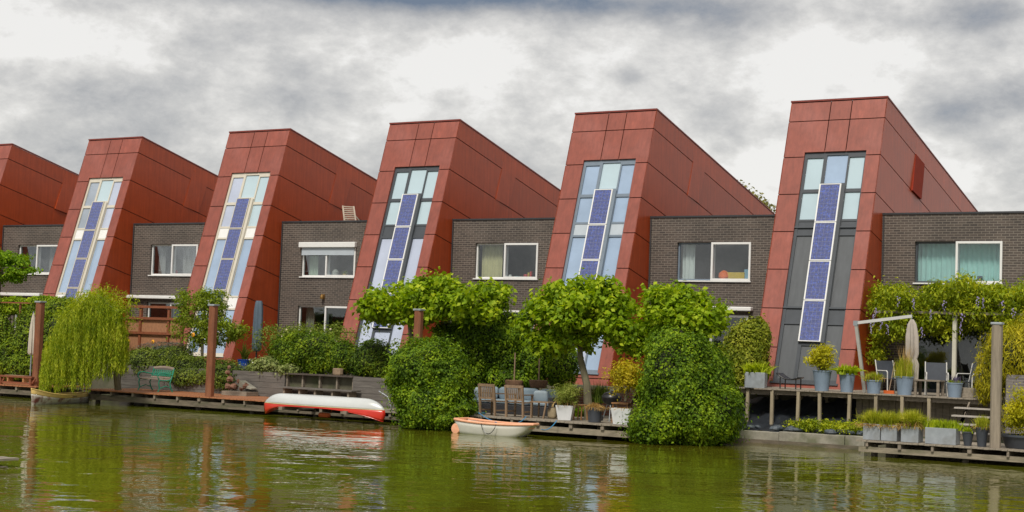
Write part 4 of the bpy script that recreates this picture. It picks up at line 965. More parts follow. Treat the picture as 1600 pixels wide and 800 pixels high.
# closed parasols
def pleat(mb, c, prof, n=36, folds=7, amp=.2, lean=(0, 0)):
    c = Vector(c); vs = []; fs = []
    for i, (r, z) in enumerate(prof):
        for k in range(n):
            a = 2*pi*k/n; rr = r*(1+amp*cos(folds*a+i*.25)); vs.append(c+Vector((rr*cos(a)+lean[0]*z, rr*sin(a)+lean[1]*z, z)))
    for i in range(len(prof)-1):
        for k in range(n): fs.append((i*n+k, i*n+(k+1) % n, (i+1)*n+(k+1) % n, (i+1)*n+k))
    return mb.add(vs, fs)
t = P(50, 489, -7.0); b = P(49, 554, -7.0); H = t.z-b.z; root = thing('closed_parasol', 'folded cream parasol at the left beside the rusty post', 'parasol', (b.x, -7, -.47), 'folded parasols')
k = MB(); pleat(k, b, [(.09, 0), (.125, .06), (.12, H*.3), (.10, H*.6), (.06, H*.86), (.02, H)]); k.build('canopy', mat('cream_canvas', (.50, .45, .38), rough=.9, var=.12), root, smooth=True)
k = MB(); k.tube([(b.x, -7, -.47), (b.x, -7, t.z+.05)], .024, 8); k.build('pole', STEEL, root); k = MB(); k.lathe((b.x, -7, -.468), [(.25, 0), (.25, .05), (.05, .08)], 18); k.build('foot', CONC, root)
b = P(401, 549, -3.6); t = P(405, 470, -3.6); H = t.z-b.z; root = thing('closed_parasol', 'folded slate-blue parasol leaning beside the blue palm pot', 'parasol', (b.x, -3.6, gz), 'folded parasols')
k = MB(); pleat(k, b, [(.10, 0), (.16, .08), (.165, H*.4), (.15, H*.8), (.12, H*.96), (.10, H)], folds=5, amp=.14, lean=((t.x-b.x)/H, 0)); k.build('canopy', mat('slate_canvas', (.085, .12, .16), rough=.85, var=.12), root, smooth=True)
k = MB(); k.tube([(b.x-.03, -3.6, gz), (b.x, -3.6, b.z+.1)], .03, 8); k.build('pole', BLACK, root); k = MB(); k.box(b.x-.35, b.x+.35, -3.85, -3.35, gz, gz+.12); k.build('foot', BLACK, root)
# cantilever parasol on the terrace
Yp = -3.5; b = P(1351, 617, Yp); e = P(1337.5, 505, Yp); a2 = P(1425, 494, Yp); root = thing('cantilever_parasol', 'grey cantilever parasol folded on the raised terrace', 'parasol', (b.x, Yp, tz))
k = MB(); k.bar((b.x, Yp, tz+.003), e, .085, .085); k.build('pole', mat('aluminium', (.40, .39, .36), rough=.4, metal=.4, var=.06), root)
k = MB(); k.bar(e+Vector((-.05, 0, 0)), a2, .07, .085); k.build('arm', mat('pale_alu', (.56, .56, .55), rough=.4, metal=.2, var=.05), root)
k = MB(); k.cbox(e+Vector((0, 0, 0)), .12, .12, .14); k.build('joint', STEEL, root)
tt = P(1424, 499, Yp); bb = P(1425, 606, Yp); H = tt.z-bb.z
k = MB(); pleat(k, bb, [(.03, 0), (.10, .04), (.15, H*.12), (.17, H*.35), (.125, H*.42), (.17, H*.5), (.165, H*.75), (.11, H*.93), (.04, H)], folds=6, amp=.22, lean=(-.02, 0)); k.build('canopy', mat('taupe_canvas', (.36, .32, .28), rough=.9, var=.12), root, smooth=True)
k = MB(); k.tube([bb-Vector((0, 0, .05)), tt+Vector((0, 0, .12))], .02, 8); k.build('mast', STEEL, root)

# terrace furniture
def arm_chair(px, Y, rz, label, z=.6, fm=None):
    x = XA(px, Y, z); R = frame_at(x, Y, z, rz); root = thing('patio_chair', label, 'chair', (x, Y, z), 'dark sling chairs on the terrace'); w = .27; fm = fm or mat('white_alu', (.58, .57, .54), rough=.35, var=.05)
    q = lambda *v: R @ Vector(v)
    k = MB(); k.add([q(-w, -.22, .43), q(w, -.22, .43), q(w, .22, .40), q(-w, .22, .40), q(-w, -.22, .41), q(w, -.22, .41), q(w, .22, .38), q(-w, .22, .38)], [(0, 1, 2, 3), (7, 6, 5, 4), (0, 4, 5, 1), (1, 5, 6, 2), (2, 6, 7, 3), (3, 7, 4, 0)]); SL = mat('dark_sling', (.035, .042, .055), rough=.7, var=.15); k.build('seat', SL, root)
    k = MB(); k.add([q(-w, .22, .42), q(w, .22, .42), q(w, .36, .92), q(-w, .36, .92), q(-w, .24, .42), q(w, .24, .42), q(w, .38, .92), q(-w, .38, .92)], [(0, 1, 2, 3), (7, 6, 5, 4), (0, 4, 5, 1), (1, 5, 6, 2), (2, 6, 7, 3), (3, 7, 4, 0)]); k.build('backrest', SL, root)
    for s in (-w-.02, w+.02):
        k = MB(); k.tube([q(s, -.26, 0), q(s, -.24, .60), q(s, -.2, .64), q(s, .28, .64)], .017, 6); k.build('leg', fm, root)
        k = MB(); k.tube([q(s, .26, 0), q(s, .24, .40), q(s, .38, .94)], .017, 6); k.build('leg', fm, root)
    return root
arm_chair(1463, -2.9, .35, 'dark sling chair with white arms behind the low table on the terrace')
arm_chair(1516, -2.6, -.5, 'dark sling chair facing left by the terrace door')
arm_chair(1392, -2.9, .9, 'dark sling chair half hidden behind the tall grass pot')
x0, x1 = XA(1431, -3.5, .9), XA(1472, -3.5, .9); root = thing('patio_table', 'low grey plank table on the terrace between the two blue-grey pots', 'table', ((x0+x1)/2, -3.5, tz)); k = MB(); k.box(x0, x1, -3.75, -3.2, tz+.40, tz+.44); k.build('tabletop', WOODG, root)
for x in (x0+.05, x1-.05):
    for y in (-3.7, -3.25): k = MB(); k.box(x-.035, x+.035, y-.035, y+.035, tz, tz+.398); k.build('leg', WOODG, root)
x0, x1 = XA(1500, -3.6, .7), XA(1524, -3.6, .7); k = MB(); k.box(x0, x1, -3.8, -3.4, tz, tz+.27); tag(k.build('wooden_crate', WOODH, None, bev=.01, loc=(x0, -3.6, tz)), 'low grey wooden crate on the terrace right of the lavender pot', 'crate')
x0, x1 = XA(1219, -3.5, .8), XA(1250, -3.5, .8); root = thing('sling_stool', 'black sling stool on the terrace left of the bamboo pot', 'stool', ((x0+x1)/2, -3.5, tz))
k = MB(); n = 8
for i in range(n+1):
    f = i/n; x = x0-.02+(x1-x0+.04)*f; z = tz+.36-.08*sin(pi*f)+(.10*(1-f)**3 if 1 else 0); k.v += [(x, -3.75, z), (x, -3.25, z)]
for i in range(n): k.f.append((2*i, 2*i+1, 2*i+3, 2*i+2))
o = k.build('seat', BLACK, root, smooth=True); md = o.modifiers.new('t', 'SOLIDIFY'); md.thickness = .03
for x in (x0+.08, x1-.05): k = MB(); k.tube([(x, -3.7, tz), (x, -3.7, tz+.33)], .018, 6); k.tube([(x, -3.3, tz), (x, -3.3, tz+.33)], .018, 6); k.build('leg', BLACK, root)
a = P(1389, 616, -3.3); b = P(1398, 566, -2.9); root = thing('broom', 'broom with orange head leaning left of the tall grass pot', 'broom', (a.x, -3.3, tz)); k = MB(); k.tube([(a.x, -3.3, tz+.08), b], .014, 6); k.build('handle', TEAK, root); k = MB(); k.cbox((a.x, -3.3, tz+.045), .3, .06, .09); k.build('head', mat('broom_orange', (.6, .12, .02), rough=.6), root)
# pergola post in front of the sliding door
x = XA(1491, -.6, 1.5); zp = P(1491, 505, -.6).z
k = MB(); k.box(x-.055, x+.055, -.66, -.54, tz, 2.95); tag(k.build('pergola_post', mat('pale_post', (.50, .48, .40), rough=.6, var=.1), None, loc=(x, -.6, tz)), 'pale upright post holding the wisteria in front of the patio door', 'post')
# slatted folding chair up on the flat roof
a = P(543, 343, 4.0); root = thing('folding_chair', 'pale slatted folding deck chair on the brick roof beside the black framed tower', 'chair', (a.x, 4.0, 6.09)); b0, b1, t0, t1 = P(540, 345, 4), P(558, 344, 4), P(535.5, 321.5, 4.35), P(552.5, 322.5, 4.35)
PW = mat('bleached_wood', (.42, .36, .29), rough=.8, var=.15); k = MB(); k.bar((b0.x, 4, 6.09), t0, .06, .035); k.bar((b1.x, 4, 6.09), t1, .06, .035); k.build('frame', PW, root)
k = MB(); zb = 6.09
for s in range(8):
    f = .35+.62*s/7; p_ = Vector((b0.x, 4, zb)).lerp(t0, f); q_ = Vector((b1.x, 4, zb)).lerp(t1, f); k.bar(p_, q_, .02, .045)
k.build('slats', PW, root)
k = MB(); k.bar((b0.x, 4.7, 6.09), t0.lerp(Vector((b0.x, 4, zb)), .4), .04); k.bar((b1.x, 4.7, 6.09), t1.lerp(Vector((b1.x, 4, zb)), .4), .04); k.build('rear_leg', PW, root)

# things on the window sills
def sill_item(nm, px, pyb, Y, prof, m, label, cat, n=14):
    p = P(px, pyb, Y); k = MB(); p.z = 3.995+.001; k.lathe(p, prof, n); return tag(k.build(nm, m, None, smooth=True, loc=tuple(p)), label, cat)
YS = YB+.33
SH = MB()
for i, (pxa, pxb) in enumerate(((745, 840), (472, 550), (1060, 1172), (236, 306), (1432, 1565))):
    zb = 3.94; k = MB(); xa, xb = XA(pxa, YS, 4), XA(pxb, YS, 4)
sill_item('glass_ball', 1131, 437, YS, [(.02, 0), (.14, .04), (.19, .14), (.17, .26), (.08, .34), (.02, .36)], mat('orange_glass', (.85, .15, .008), rough=.3), 'round orange ball vase in the window of the second house from the right', 'vase')
def on_sill(nm, px, w, h, m, label, cat, d=.1):
    x = XA(px, YS, 4.1); k = MB(); k.box(x-w/2, x+w/2, YS-d/2, YS+d/2, 3.99, 3.99+h); return tag(k.build(nm, m, None, bev=.01, loc=(x, YS, 3.99)), label, cat)
on_sill('toy_box', 1148, .72, .30, mat('yellow_paint', (.62, .42, .03), rough=.5), 'yellow box next to the orange ball vase behind the window', 'box')
on_sill('picture_card', 1167, .20, .40, mat('blue_card', (.22, .42, .55), rough=.5), 'pale blue card behind the window right of the yellow box', 'card', .02)
on_sill('book', 830, .06, .28, mat('red_cloth', (.6, .03, .02), rough=.5), 'upright red book on the sill at the right end of the cream curtain window', 'book')
on_sill('book', 826.5, .07, .24, mat('yellow_cloth', (.55, .4, .04), rough=.5), 'upright yellow book beside the red book', 'book')
sill_item('mug', 822, 435, YS, [(.05, 0), (.09, .02), (.10, .14), (.09, .17)], mat('red_glaze', (.5, .05, .06), rough=.3), 'red and white mug left of the upright books on the sill', 'mug')
sill_item('cup', 797, 436, YS, [(.03, 0), (.07, .02), (.07, .12), (.06, .15)], mat('white_china', (.7, .7, .66), rough=.3), 'small white cup behind the right pane of the cream curtain window', 'cup')
sill_item('bowl', 808, 436, YS, [(.05, 0), (.10, .05), (.11, .09), (.10, .1)], mat('teal_glaze', (.05, .25, .28), rough=.3), 'teal bowl between the white cup and the red mug on the sill', 'bowl')
sill_item('blue_vase', 514, 431, YS, [(.06, 0), (.10, .05), (.09, .14), (.04, .2), (.05, .25)], mat('blue_glaze', (.04, .25, .45), rough=.25), 'blue vase behind the roller shutter window', 'vase')
sill_item('stone_jug', 524, 431, YS, [(.08, 0), (.14, .08), (.14, .2), (.08, .28), (.06, .30)], mat('grey_glaze', (.32, .33, .29), rough=.5), 'grey jug to the right of the blue vase', 'jug')
sill_item('small_plant_pot', 539, 431, YS, [(.07, 0), (.10, .12), (.10, .13)], mat('yellow_glaze', (.5, .38, .12), rough=.4), 'small yellow plant pot at the right of the roller shutter window', 'pot')
x = XA(539, YS, 4.2); clumps('houseplant', [(x+random.uniform(-.06, .06), YS, 4.17) for _ in range(5)], 90, .08, .06, L_ROSE, loc=(x, YS, 4.13)); tag(bpy.data.objects['houseplant'], 'tuft of leaves growing in the small yellow pot', 'houseplant')
sill_item('red_flower_pot', 274, 428, YS, [(.06, 0), (.10, .1), (.12, .16), (.05, .24)], mat('flower_red', (.6, .03, .02), rough=.5), 'red flower pot on the sill above the willow tree', 'pot')
on_sill('framed_photo', 1531, .16, .24, mat('dark_photo', (.04, .05, .09), rough=.4), 'small dark framed photo in front of the mint curtain', 'photo frame', .03)

# ------------------------------------------------------------ vegetation
def sc(v): return FPX/(Vector(v)-CAM).dot(_F)
def blob(px, py, Y, w, h, dep=None):       # centre and size of one leaf mass, size given in photo pixels, depth in metres
    c = P(px, py, Y); s = sc(c); return (c.x, c.y, c.z, w/2/s, dep if dep else w/2/s*.8, h/2/s)
def shrub(name, label, cat, blobs, n, size, m, stems=None, group=None, **kw):
    c = blobs[0]; zb = kw.pop('zb', min(b[2]-b[5] for b in blobs)); root = thing(name, label, cat, (c[0], c[1], zb), group)
    foliage('foliage', blobs, n, size, m, root, **kw)
    k = MB()
    for i in range(stems or 4):
        a = random.uniform(0, 6.28); b = blobs[i % len(blobs)]
        k.tube([(c[0]+.1*cos(a), c[1]+.1*sin(a), zb), (b[0]+b[3]*.3*cos(a), b[1]+b[4]*.3*sin(a), b[2])], [.03, .012], 5)
    k.build('stem', BARK, root); return root
# round ivy bushes hanging into the water
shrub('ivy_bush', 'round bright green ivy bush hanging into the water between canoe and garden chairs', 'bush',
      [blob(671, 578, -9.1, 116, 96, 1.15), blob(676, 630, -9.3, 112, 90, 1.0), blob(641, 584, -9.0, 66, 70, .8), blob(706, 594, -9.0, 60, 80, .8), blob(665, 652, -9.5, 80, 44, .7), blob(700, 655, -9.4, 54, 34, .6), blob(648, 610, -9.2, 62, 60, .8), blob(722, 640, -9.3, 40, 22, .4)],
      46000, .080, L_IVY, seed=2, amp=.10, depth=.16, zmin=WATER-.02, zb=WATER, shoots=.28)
shrub('ivy_mound', 'large ivy mound trailing over the end of the grey jetty into the water', 'bush',
      [blob(1068, 590, -7.9, 122, 140, 1.3), blob(1082, 648, -7.8, 142, 120, 1.35), blob(1066, 618, -8.1, 126, 120, 1.2), blob(1036, 660, -8.5, 92, 70, 1.0), blob(1010, 680, -8.9, 50, 30, .5), blob(1052, 545, -7.7, 78, 80, .9), blob(1112, 620, -7.4, 66, 130, 1.0), blob(1020, 676, -8.6, 74, 34, .7), blob(1085, 560, -7.6, 80, 70, .9), blob(1125, 668, -7.5, 54, 46, .7)],
      56000, .080, L_IVY, seed=5, amp=.09, depth=.15, shoots=.28, zmin=WATER-.02, zb=WATER)
shrub('ivy_hedge', 'dark ivy hedge behind the sofa and the two garden chairs', 'hedge',
      [blob(745, 540, -5.2, 110, 100, 1.0), blob(762, 520, -5.3, 120, 70, .9), blob(790, 545, -5.0, 90, 110, .9), blob(735, 585, -5.3, 96, 60, .8), blob(800, 590, -5.2, 100, 50, .7), blob(836, 560, -5.0, 60, 80, .7), blob(700, 520, -5.4, 50, 36, .6), blob(872, 570, -4.6, 60, 70, .6)],
      38000, .08, L_IVY, seed=7, zb=-.5)
shrub('ivy_hedge', 'box-shaped yellow-green ivy hedge at the left end of the raised terrace', 'hedge',
      [blob(1165, 555, -2.9, 66, 106, .7), blob(1180, 530, -2.7, 44, 66, .6), blob(1146, 575, -3.2, 46, 80, .6), blob(1178, 580, -2.9, 44, 50, .6)],
      15000, .085, leafmat('hedge_leaf', (.06, .09, .006), (.22, .26, .015), (.48, .48, .06), .3, 2.2), seed=9, amp=.05, zb=.36)
shrub('ivy_hedge', 'ivy covered screen behind the left jetty', 'hedge',
      [blob(100, 525, -6.0, 130, 110, .5), blob(50, 535, -6.0, 90, 100, .5), blob(20, 560, -6.1, 70, 60, .5), blob(150, 500, -6.0, 80, 60, .5), blob(90, 487, -6.0, 120, 44, .4), blob(30, 570, -6.2, 80, 44, .4), blob(-20, 520, -6, 90, 110, .5)],
      32000, .085, leafmat('screen_leaf', (.04, .08, .004), (.12, .19, .010), (.34, .42, .02), .25, 1.5), seed=12, zb=-.4)
shrub('garden_shrub', 'bright green clipped foliage row on top of the ivy screen at the left', 'hedge',
      [blob(20, 478, -5.6, 60, 26, .5), blob(70, 473, -5.6, 70, 22, .5), blob(-15, 482, -5.6, 40, 30, .5)], 4200, .10, L_PLANE, seed=13, zb=.36, core=.6)
shrub('dark_shrub', 'dark spreading shrub behind the green bench', 'bush',
      [blob(300, 585, -5.7, 110, 56, .55), blob(350, 590, -5.8, 80, 50, .5), blob(230, 568, -5.5, 80, 50, .6), blob(270, 570, -5.4, 90, 50, .5), blob(205, 575, -5.6, 50, 36, .5)],
      20000, .07, L_SHR, seed=15, zb=-.3)
shrub('lavender_bush', 'grey-purple lavender growing along the top of the plank wall', 'bush',
      [blob(262, 545, -5.0, 110, 20, .4), blob(330, 575, -5.4, 100, 18, .3), blob(395, 578, -5.5, 60, 16, .3)], 3600, .07, leafmat('sage', (.07, .085, .05), (.14, .15, .10), (.22, .2, .24), .3, 3), seed=16, zb=.3, core=.5, aspect=.3)
shrub('bamboo_shrub', 'dense dark green shrub above the wall alcove', 'bush',
      [blob(492, 552, -5.3, 110, 62, .6), blob(452, 556, -5.4, 66, 56, .5), blob(535, 560, -5.3, 60, 50, .5)], 13000, .10, leafmat('laurel', (.03, .07, .003), (.09, .16, .006), (.28, .36, .015), .25, 2), seed=17, zb=.36, aspect=.35, down=.1)
shrub('dark_shrub', 'dark green shrub on the plank wall left of the round ivy bush', 'bush',
      [blob(582, 562, -5.3, 62, 52, .5), blob(562, 568, -5.3, 40, 40, .4), blob(602, 575, -5.4, 40, 40, .4)], 6500, .09, L_IVYD, seed=18, zb=.36, aspect=.4)
shrub('variegated_shrub', 'pale variegated groundcover spilling over the left of the plank wall', 'bush',
      [blob(422, 572, -5.7, 52, 26, .4), blob(450, 578, -5.9, 40, 18, .25), blob(402, 576, -5.7, 30, 16, .3)], 3200, .08, leafmat('variegated', (.10, .14, .03), (.22, .27, .07), (.42, .45, .2), .3, 4), seed=19, zb=.36)
# loose rose bush in front of the third brick facade
root = thing('rose_bush', 'loose climbing rose bush in front of the patio door left of the plane tree', 'bush', (P(480, 540, -4.2).x, -4.2, gz))
cs = [(P(px, py, -4.2+random.uniform(-.5, .5))) for px, py in [(random.gauss(480, 42), random.uniform(512, 556)) for _ in range(95)]]
clumps('foliage', [tuple(c) for c in cs], 7500, .26, .075, L_ROSE, root)
k = MB()
for c in cs[::4]: k.tube([(c.x*.4+root.location.x*.6, -4.2, gz), ((c.x*.8+root.location.x*.2), c.y, (c.z+gz)/2+.1), tuple(c)], [.014, .01, .005], 4)
k.build('stem', BARK, root)
k = MB()
for c in random.sample(cs, 26): k.ball((c.x+random.uniform(-.1, .1), c.y-.25, c.z+random.uniform(-.1, .1)), .04, .04, .035, 6, 4, .2)
k.build('blossom', mat('cream_petal', (.62, .52, .38), rough=.8), root)

def tree(name, label, blobs, n, size, m, trunk, tr=.12, cen=None, group=None, limbs=6, core=0, rad=.42, flat=.7, **kw):
    base = Vector(trunk[0]); root = thing(name, label, 'tree', tuple(base), group)
    k = MB(); nt_ = len(trunk); k.tube(trunk, [tr*(1-.45*i/(nt_-1)) for i in range(nt_)], 9); k.build('trunk', BARK, root, smooth=True)
    top = Vector(trunk[-1]); k = MB(); cs = []
    B = np.array(blobs); ar = B[:, 3]*B[:, 4]+B[:, 3]*B[:, 5]; ar = ar/ar.sum()
    nc = kw.get('nc', 120)
    for i, b in enumerate(B):
        for _ in range(max(2, int(nc*ar[i]))):
            d = Vector(RNG.normal(size=3)).normalized(); r_ = random.uniform(.45, 1.0)**.6; cs.append((b[0]+d.x*b[3]*r_, b[1]+d.y*b[4]*r_, b[2]+d.z*b[5]*r_))
    for i in range(limbs*3):
        c = Vector(random.choice(cs)); mid = top.lerp(c, .5)+Vector((0, 0, .12)); k.tube([top, mid, c], [tr*.4, tr*.22, .012], 5)
    k.build('limb', BARK, root); clumps('crown', cs, n, rad, size, m, root, flat=flat, down=.35, aspect=kw.get('aspect', .75)); return root
# plane trees with flat crowns
t0 = P(648, 560, -6.4)
tree('plane_tree', 'plane tree with a long flat clipped crown behind the round ivy bush', [blob(620, 470, -6.4, 96, 56, .9), blob(685, 464, -6.4, 110, 66, 1.0), blob(750, 470, -6.4, 96, 58, .9), blob(600, 484, -6.4, 66, 34, .7), blob(665, 484, -6.4, 100, 36, .8)],
     12500, .155, L_PLANE, [(t0.x, -6.4, -.4), (t0.x-.05, -6.4, 1.0), tuple(P(640, 500, -6.4))], .13, nc=120, rad=.33, limbs=9)
a = P(921, 625, -7.0)
tree('plane_tree', 'plane tree with a leaning trunk rising between the white planters', [blob(905, 480, -7.0, 130, 80, 1.1), blob(860, 500, -7.0, 88, 72, .9), blob(950, 500, -7.0, 84, 70, .9), blob(880, 530, -7.0, 90, 40, .8), blob(945, 455, -7.0, 66, 40, .7), blob(975, 520, -6.9, 50, 50, .6)],
     12800, .155, L_PLANE, [(a.x, -7.0, -.46), tuple(P(917, 600, -7.0)), tuple(P(907, 560, -7.0)), tuple(P(905, 525, -7.0))], .13, nc=115, rad=.33, limbs=9)
a = P(1060, 560, -6.9)
tree('plane_tree', 'plane tree crown growing out above the large ivy mound', [blob(1065, 490, -6.9, 106, 60, .9), blob(1025, 505, -6.9, 66, 50, .7), blob(1100, 498, -6.9, 60, 50, .7), blob(1050, 462, -6.9, 70, 30, .6), blob(1008, 530, -6.9, 44, 50, .6)],
     8200, .155, L_PLANE, [(a.x, -6.9, -.46), tuple(P(1060, 540, -6.9)), tuple(P(1062, 505, -6.9))], .12, nc=80, rad=.32, limbs=8)
# light young tree on the left jetty garden
a = P(316, 560, -5.3)
tree('young_tree', 'slender young tree with loose light green leaves left of the rusty jetty post', [blob(318, 490, -5.3, 86, 66, .8), blob(300, 515, -5.3, 60, 50, .6), blob(345, 520, -5.3, 74, 44, .6), blob(330, 470, -5.3, 56, 34, .5), blob(368, 510, -5.3, 30, 22, .3), blob(293, 470, -5.3, 34, 30, .4)],
     9500, .10, leafmat('young_leaf', (.07, .12, .01), (.18, .25, .02), (.36, .42, .05), .4, 2), [(a.x, -5.3, .3), tuple(P(317, 520, -5.3)), tuple(P(319, 480, -5.3))], .06, nc=120, rad=.24, aspect=.5)
a = P(2, 560, -5.2)
tree('layered_tree', 'small tree with flat layered bright crown at the left edge', [blob(10, 402, -5.2, 70, 24, .8), blob(28, 420, -5.2, 46, 22, .6), blob(-10, 428, -5.2, 60, 26, .7), blob(20, 434, -5.2, 46, 12, .5)],
     4500, .11, L_JAP, [(a.x-.3, -5.2, .3), tuple(P(-6, 480, -5.2)), tuple(P(0, 440, -5.2))], .10, nc=70, rad=.28, flat=.4)
a = Vector((P(1178, 300, 32).x, 32, gz))
tree('distant_tree', 'tree top peeking over the sloping roof of the second tower from the right', [blob(1166, 322, 32, 46, 44, 1.3), blob(1190, 334, 32, 40, 30, 1.2), blob(1160, 294, 32, 14, 12, .5), blob(1120, 345, 32, 80, 80, 2)],
     4200, .20, leafmat('distant_leaf', (.10, .11, .03), (.22, .21, .06), (.34, .3, .10), .35, 1), [tuple(a), (a.x, 32, 6), (a.x, 32, 9)], .25, nc=90, rad=.5)

# weeping willow
YW = -9.5; c = P(130, 540, YW); top = P(150, 462, YW); root = thing('weeping_willow', 'weeping willow hanging down over the cream canoe', 'tree', (c.x, YW, WATER))
k = MB(); tb = (c.x+.2, -8.0, -.5); tt = tuple(P(140, 480, YW+.5)); k.tube([tb, (c.x+.25, -8.3, .8), tt], [.12, .10, .07], 8); k.build('trunk', BARK, root, smooth=True)
k = MB(); prof = [(62, 590), (68, 545), (80, 515), (95, 493), (112, 478), (130, 466), (150, 458), (168, 462), (185, 480), (196, 505), (202, 540)]
def topz(x):
    for (p0, y0), (p1, y1) in zip(prof[:-1], prof[1:]):
        if p0 <= x <= p1: return y0+(y1-y0)*(x-p0)/(p1-p0)
    return 600
strands = []; hubs = [random.uniform(63, 200) for _ in range(64)]
for i in range(640):
    px = min(201, max(62.5, random.choice(hubs)+random.gauss(0, 1.6))) if i % 4 else random.uniform(63, 200); py = topz(px)+random.uniform(0, 26)**1.0; f = abs(px-132)/70
    dy = random.uniform(-1, 1)*1.25*math.sqrt(max(.04, 1-f*f)); s = P(px, py, YW+dy); py2 = topz(px)
    bot = (616 if px < 150 else 596 if px < 180 else 590)-random.uniform(0, 14)-random.random()**3*50
    e_ = P(px, bot, YW); ze = max(WATER+.12, e_.z) if dy < .5 else max(-.3, e_.z)
    strands.append((s, ze))
pos = []; tips = []; nr = []
for s, ze in strands:
    L_ = s.z-ze
    if L_ < .15: continue
    n = int(L_/.030); ph = random.uniform(0, 6.28); am = random.uniform(.02, .06)
    for q in range(n):
        z = s.z-L_*q/n; pos.append((s.x+am*sin(z*2.2+ph)+random.gauss(0, .02), s.y+am*cos(z*1.9+ph)+random.gauss(0, .02), z)); tips.append((random.gauss(0, .4), random.gauss(0, .4), -1))
pos = np.array(pos); tips = np.array(tips); nn_ = unit(RNG.normal(size=pos.shape)*[1, 1, .25]+np.array([-.1, -.6, .1]))
V, F = leaf_arrays(pos, nn_, .105, .26, tips, flop=.1, fold=.05); np_mesh('crown', V, F, L_WIL, root)
cs = [tuple(P(px, topz(px)+random.uniform(-2, 16), YW+random.uniform(-.7, .7))) for px in [random.uniform(95, 196) for _ in range(50)]]
cs += [tuple(P(px, py, YW+.2)) for px, py in ((205, 470), (198, 478), (186, 462), (200, 490), (170, 458), (160, 455), (204, 500), (196, 512))]
clumps('crown', cs, 4200, .34, .11, L_WIL, root, aspect=.26, down=.6)
k = MB()
for px in (75, 90, 105, 165, 185, 198):
    e_ = P(px, topz(px)+8, YW+random.uniform(-.5, .5)); t_ = Vector(tt); mid = t_.lerp(e_, .5)+Vector((0, 0, .28)); k.tube([t_, mid, e_], [.045, .03, .012], 6)
k.build('limb', BARK, root)

# lattice fence and pergola on the left
YF = -4.6; x0, x1 = XA(196, YF, 1), XA(283, YF, 1); ztp, zrl, zmd, zbt = P(240, 479, YF).z, P(240, 497, YF).z, P(240, 520, YF).z, gz
root = thing('reed_fence', 'red-brown framed reed fence behind the willow', 'fence', ((x0+x1)/2, YF, gz))
for px in (197, 218, 262, 283): x = XA(px, YF, 1); k = MB(); k.box(x-.05, x+.05, YF-.05, YF+.05, gz, ztp+(.05 if px == 218 else 0)); k.build('post', REDW, root)
k = MB(); k.box(x0+.052, x1-.052, YF+.01, YF+.03, zbt, zrl-.06); k.build('reed_infill', mat('reed', (.32, .15, .075), rough=.9, var=.35, scale=18, stretch=(3, 1, .4), bump=.4), root)
for z in (ztp, zrl, zmd): k = MB(); k.box(x0, x1, YF-.09, YF-.052, z-.06, z+.03); k.build('rail', REDW, root)
YF = -6.05; root = thing('pergola', 'thin red-brown pergola frame over the left jetty', 'pergola', (XA(20, YF, 0), YF, -.47))
for px in (-12, 29): x = XA(px, YF, 1); t = P(px, 474, YF).z; k = MB(); k.box(x-.03, x+.03, YF-.03, YF+.03, -.47, t); k.build('post', REDW, root)
k = MB(); t = P(30, 473, YF).z; k.box(XA(-30, YF, 1), XA(55, YF, 1), YF-.08, YF-.041, t-.03, t+.02); k.build('beam', REDW, root)

# ------------------------------------------------------------ pots and planters
def pot_round(root, x, Y, z, rt, rb, h, m):
    k = MB(); k.lathe((x, Y, z), [(rb, 0), (rb+(rt-rb)*.5, h*.5), (rt, h-.03), (rt+.012, h-.03), (rt+.012, h), (rt-.03, h), (rt-.035, h-.05)], 28); k.build('pot', m, root, smooth=True)
    k = MB(); k.lathe((x, Y, z), [(rt-.036, h-.07), (rt-.036, h-.045)], 20); k.build('soil', SOIL, root)
def pot_square(root, x, Y, z, wt, wb, h, m, d=None, rz=0.):
    R = Matrix.Translation((x, Y, z)) @ Matrix.Rotation(rz, 4, 'Z'); d = d or 1.; k = MB(); t = .025
    q = lambda w, z_: [R @ Vector((sx*w/2, sy*w/2*d, z_)) for sx, sy in ((-1, -1), (1, -1), (1, 1), (-1, 1))]
    wi = wt-2*t; vs = q(wb, 0)+q(wt, h)+q(wi, h)+q(wi, h-.06)
    k.add(vs, [(0, 3, 2, 1)]+[(a, (a+1) % 4, (a+1) % 4+4, a+4) for a in range(4)]+[(a+4, (a+1) % 4+4, (a+1) % 4+8, a+8) for a in range(4)]+[(a+8, (a+1) % 4+8, (a+1) % 4+12, a+12) for a in range(4)])
    k.build('pot', m, root, bev=.006); k = MB(); vs = q(wi-.002, h-.05)+q(wi-.002, h-.10); k.add(vs, [(0, 1, 2, 3), (7, 6, 5, 4)]+[(a+4, (a+1) % 4+4, (a+1) % 4, a) for a in range(4)]); k.build('soil', SOIL, root)
def ppos(px, pb, pt, wpx, Y, z):
    x = XA(px, Y, z); s = sc((x, Y, z)); return x, wpx/s/2, (pb-pt)/s
def clump_in(root, name, x, Y, z, r, h, n, size, m, aspect=.6, nc=24, stems=3, rad=None):
    cs = []
    for _ in range(nc): d = Vector(RNG.normal(size=3)).normalized()*random.uniform(.35, 1); cs.append((x+d.x*r, Y+d.y*r, z+h/2+d.z*h/2))
    clumps(name, cs, n, rad or r*.42, size, m, root, aspect=aspect)
    k = MB()
    for i in range(stems): c_ = random.choice(cs); k.tube([(x+random.uniform(-.04, .04), Y, z-.15), ((x*2+c_[0])/3, Y, z+h*.2), c_], [.018, .014, .006], 5)
    k.build('stem', BARK, root)
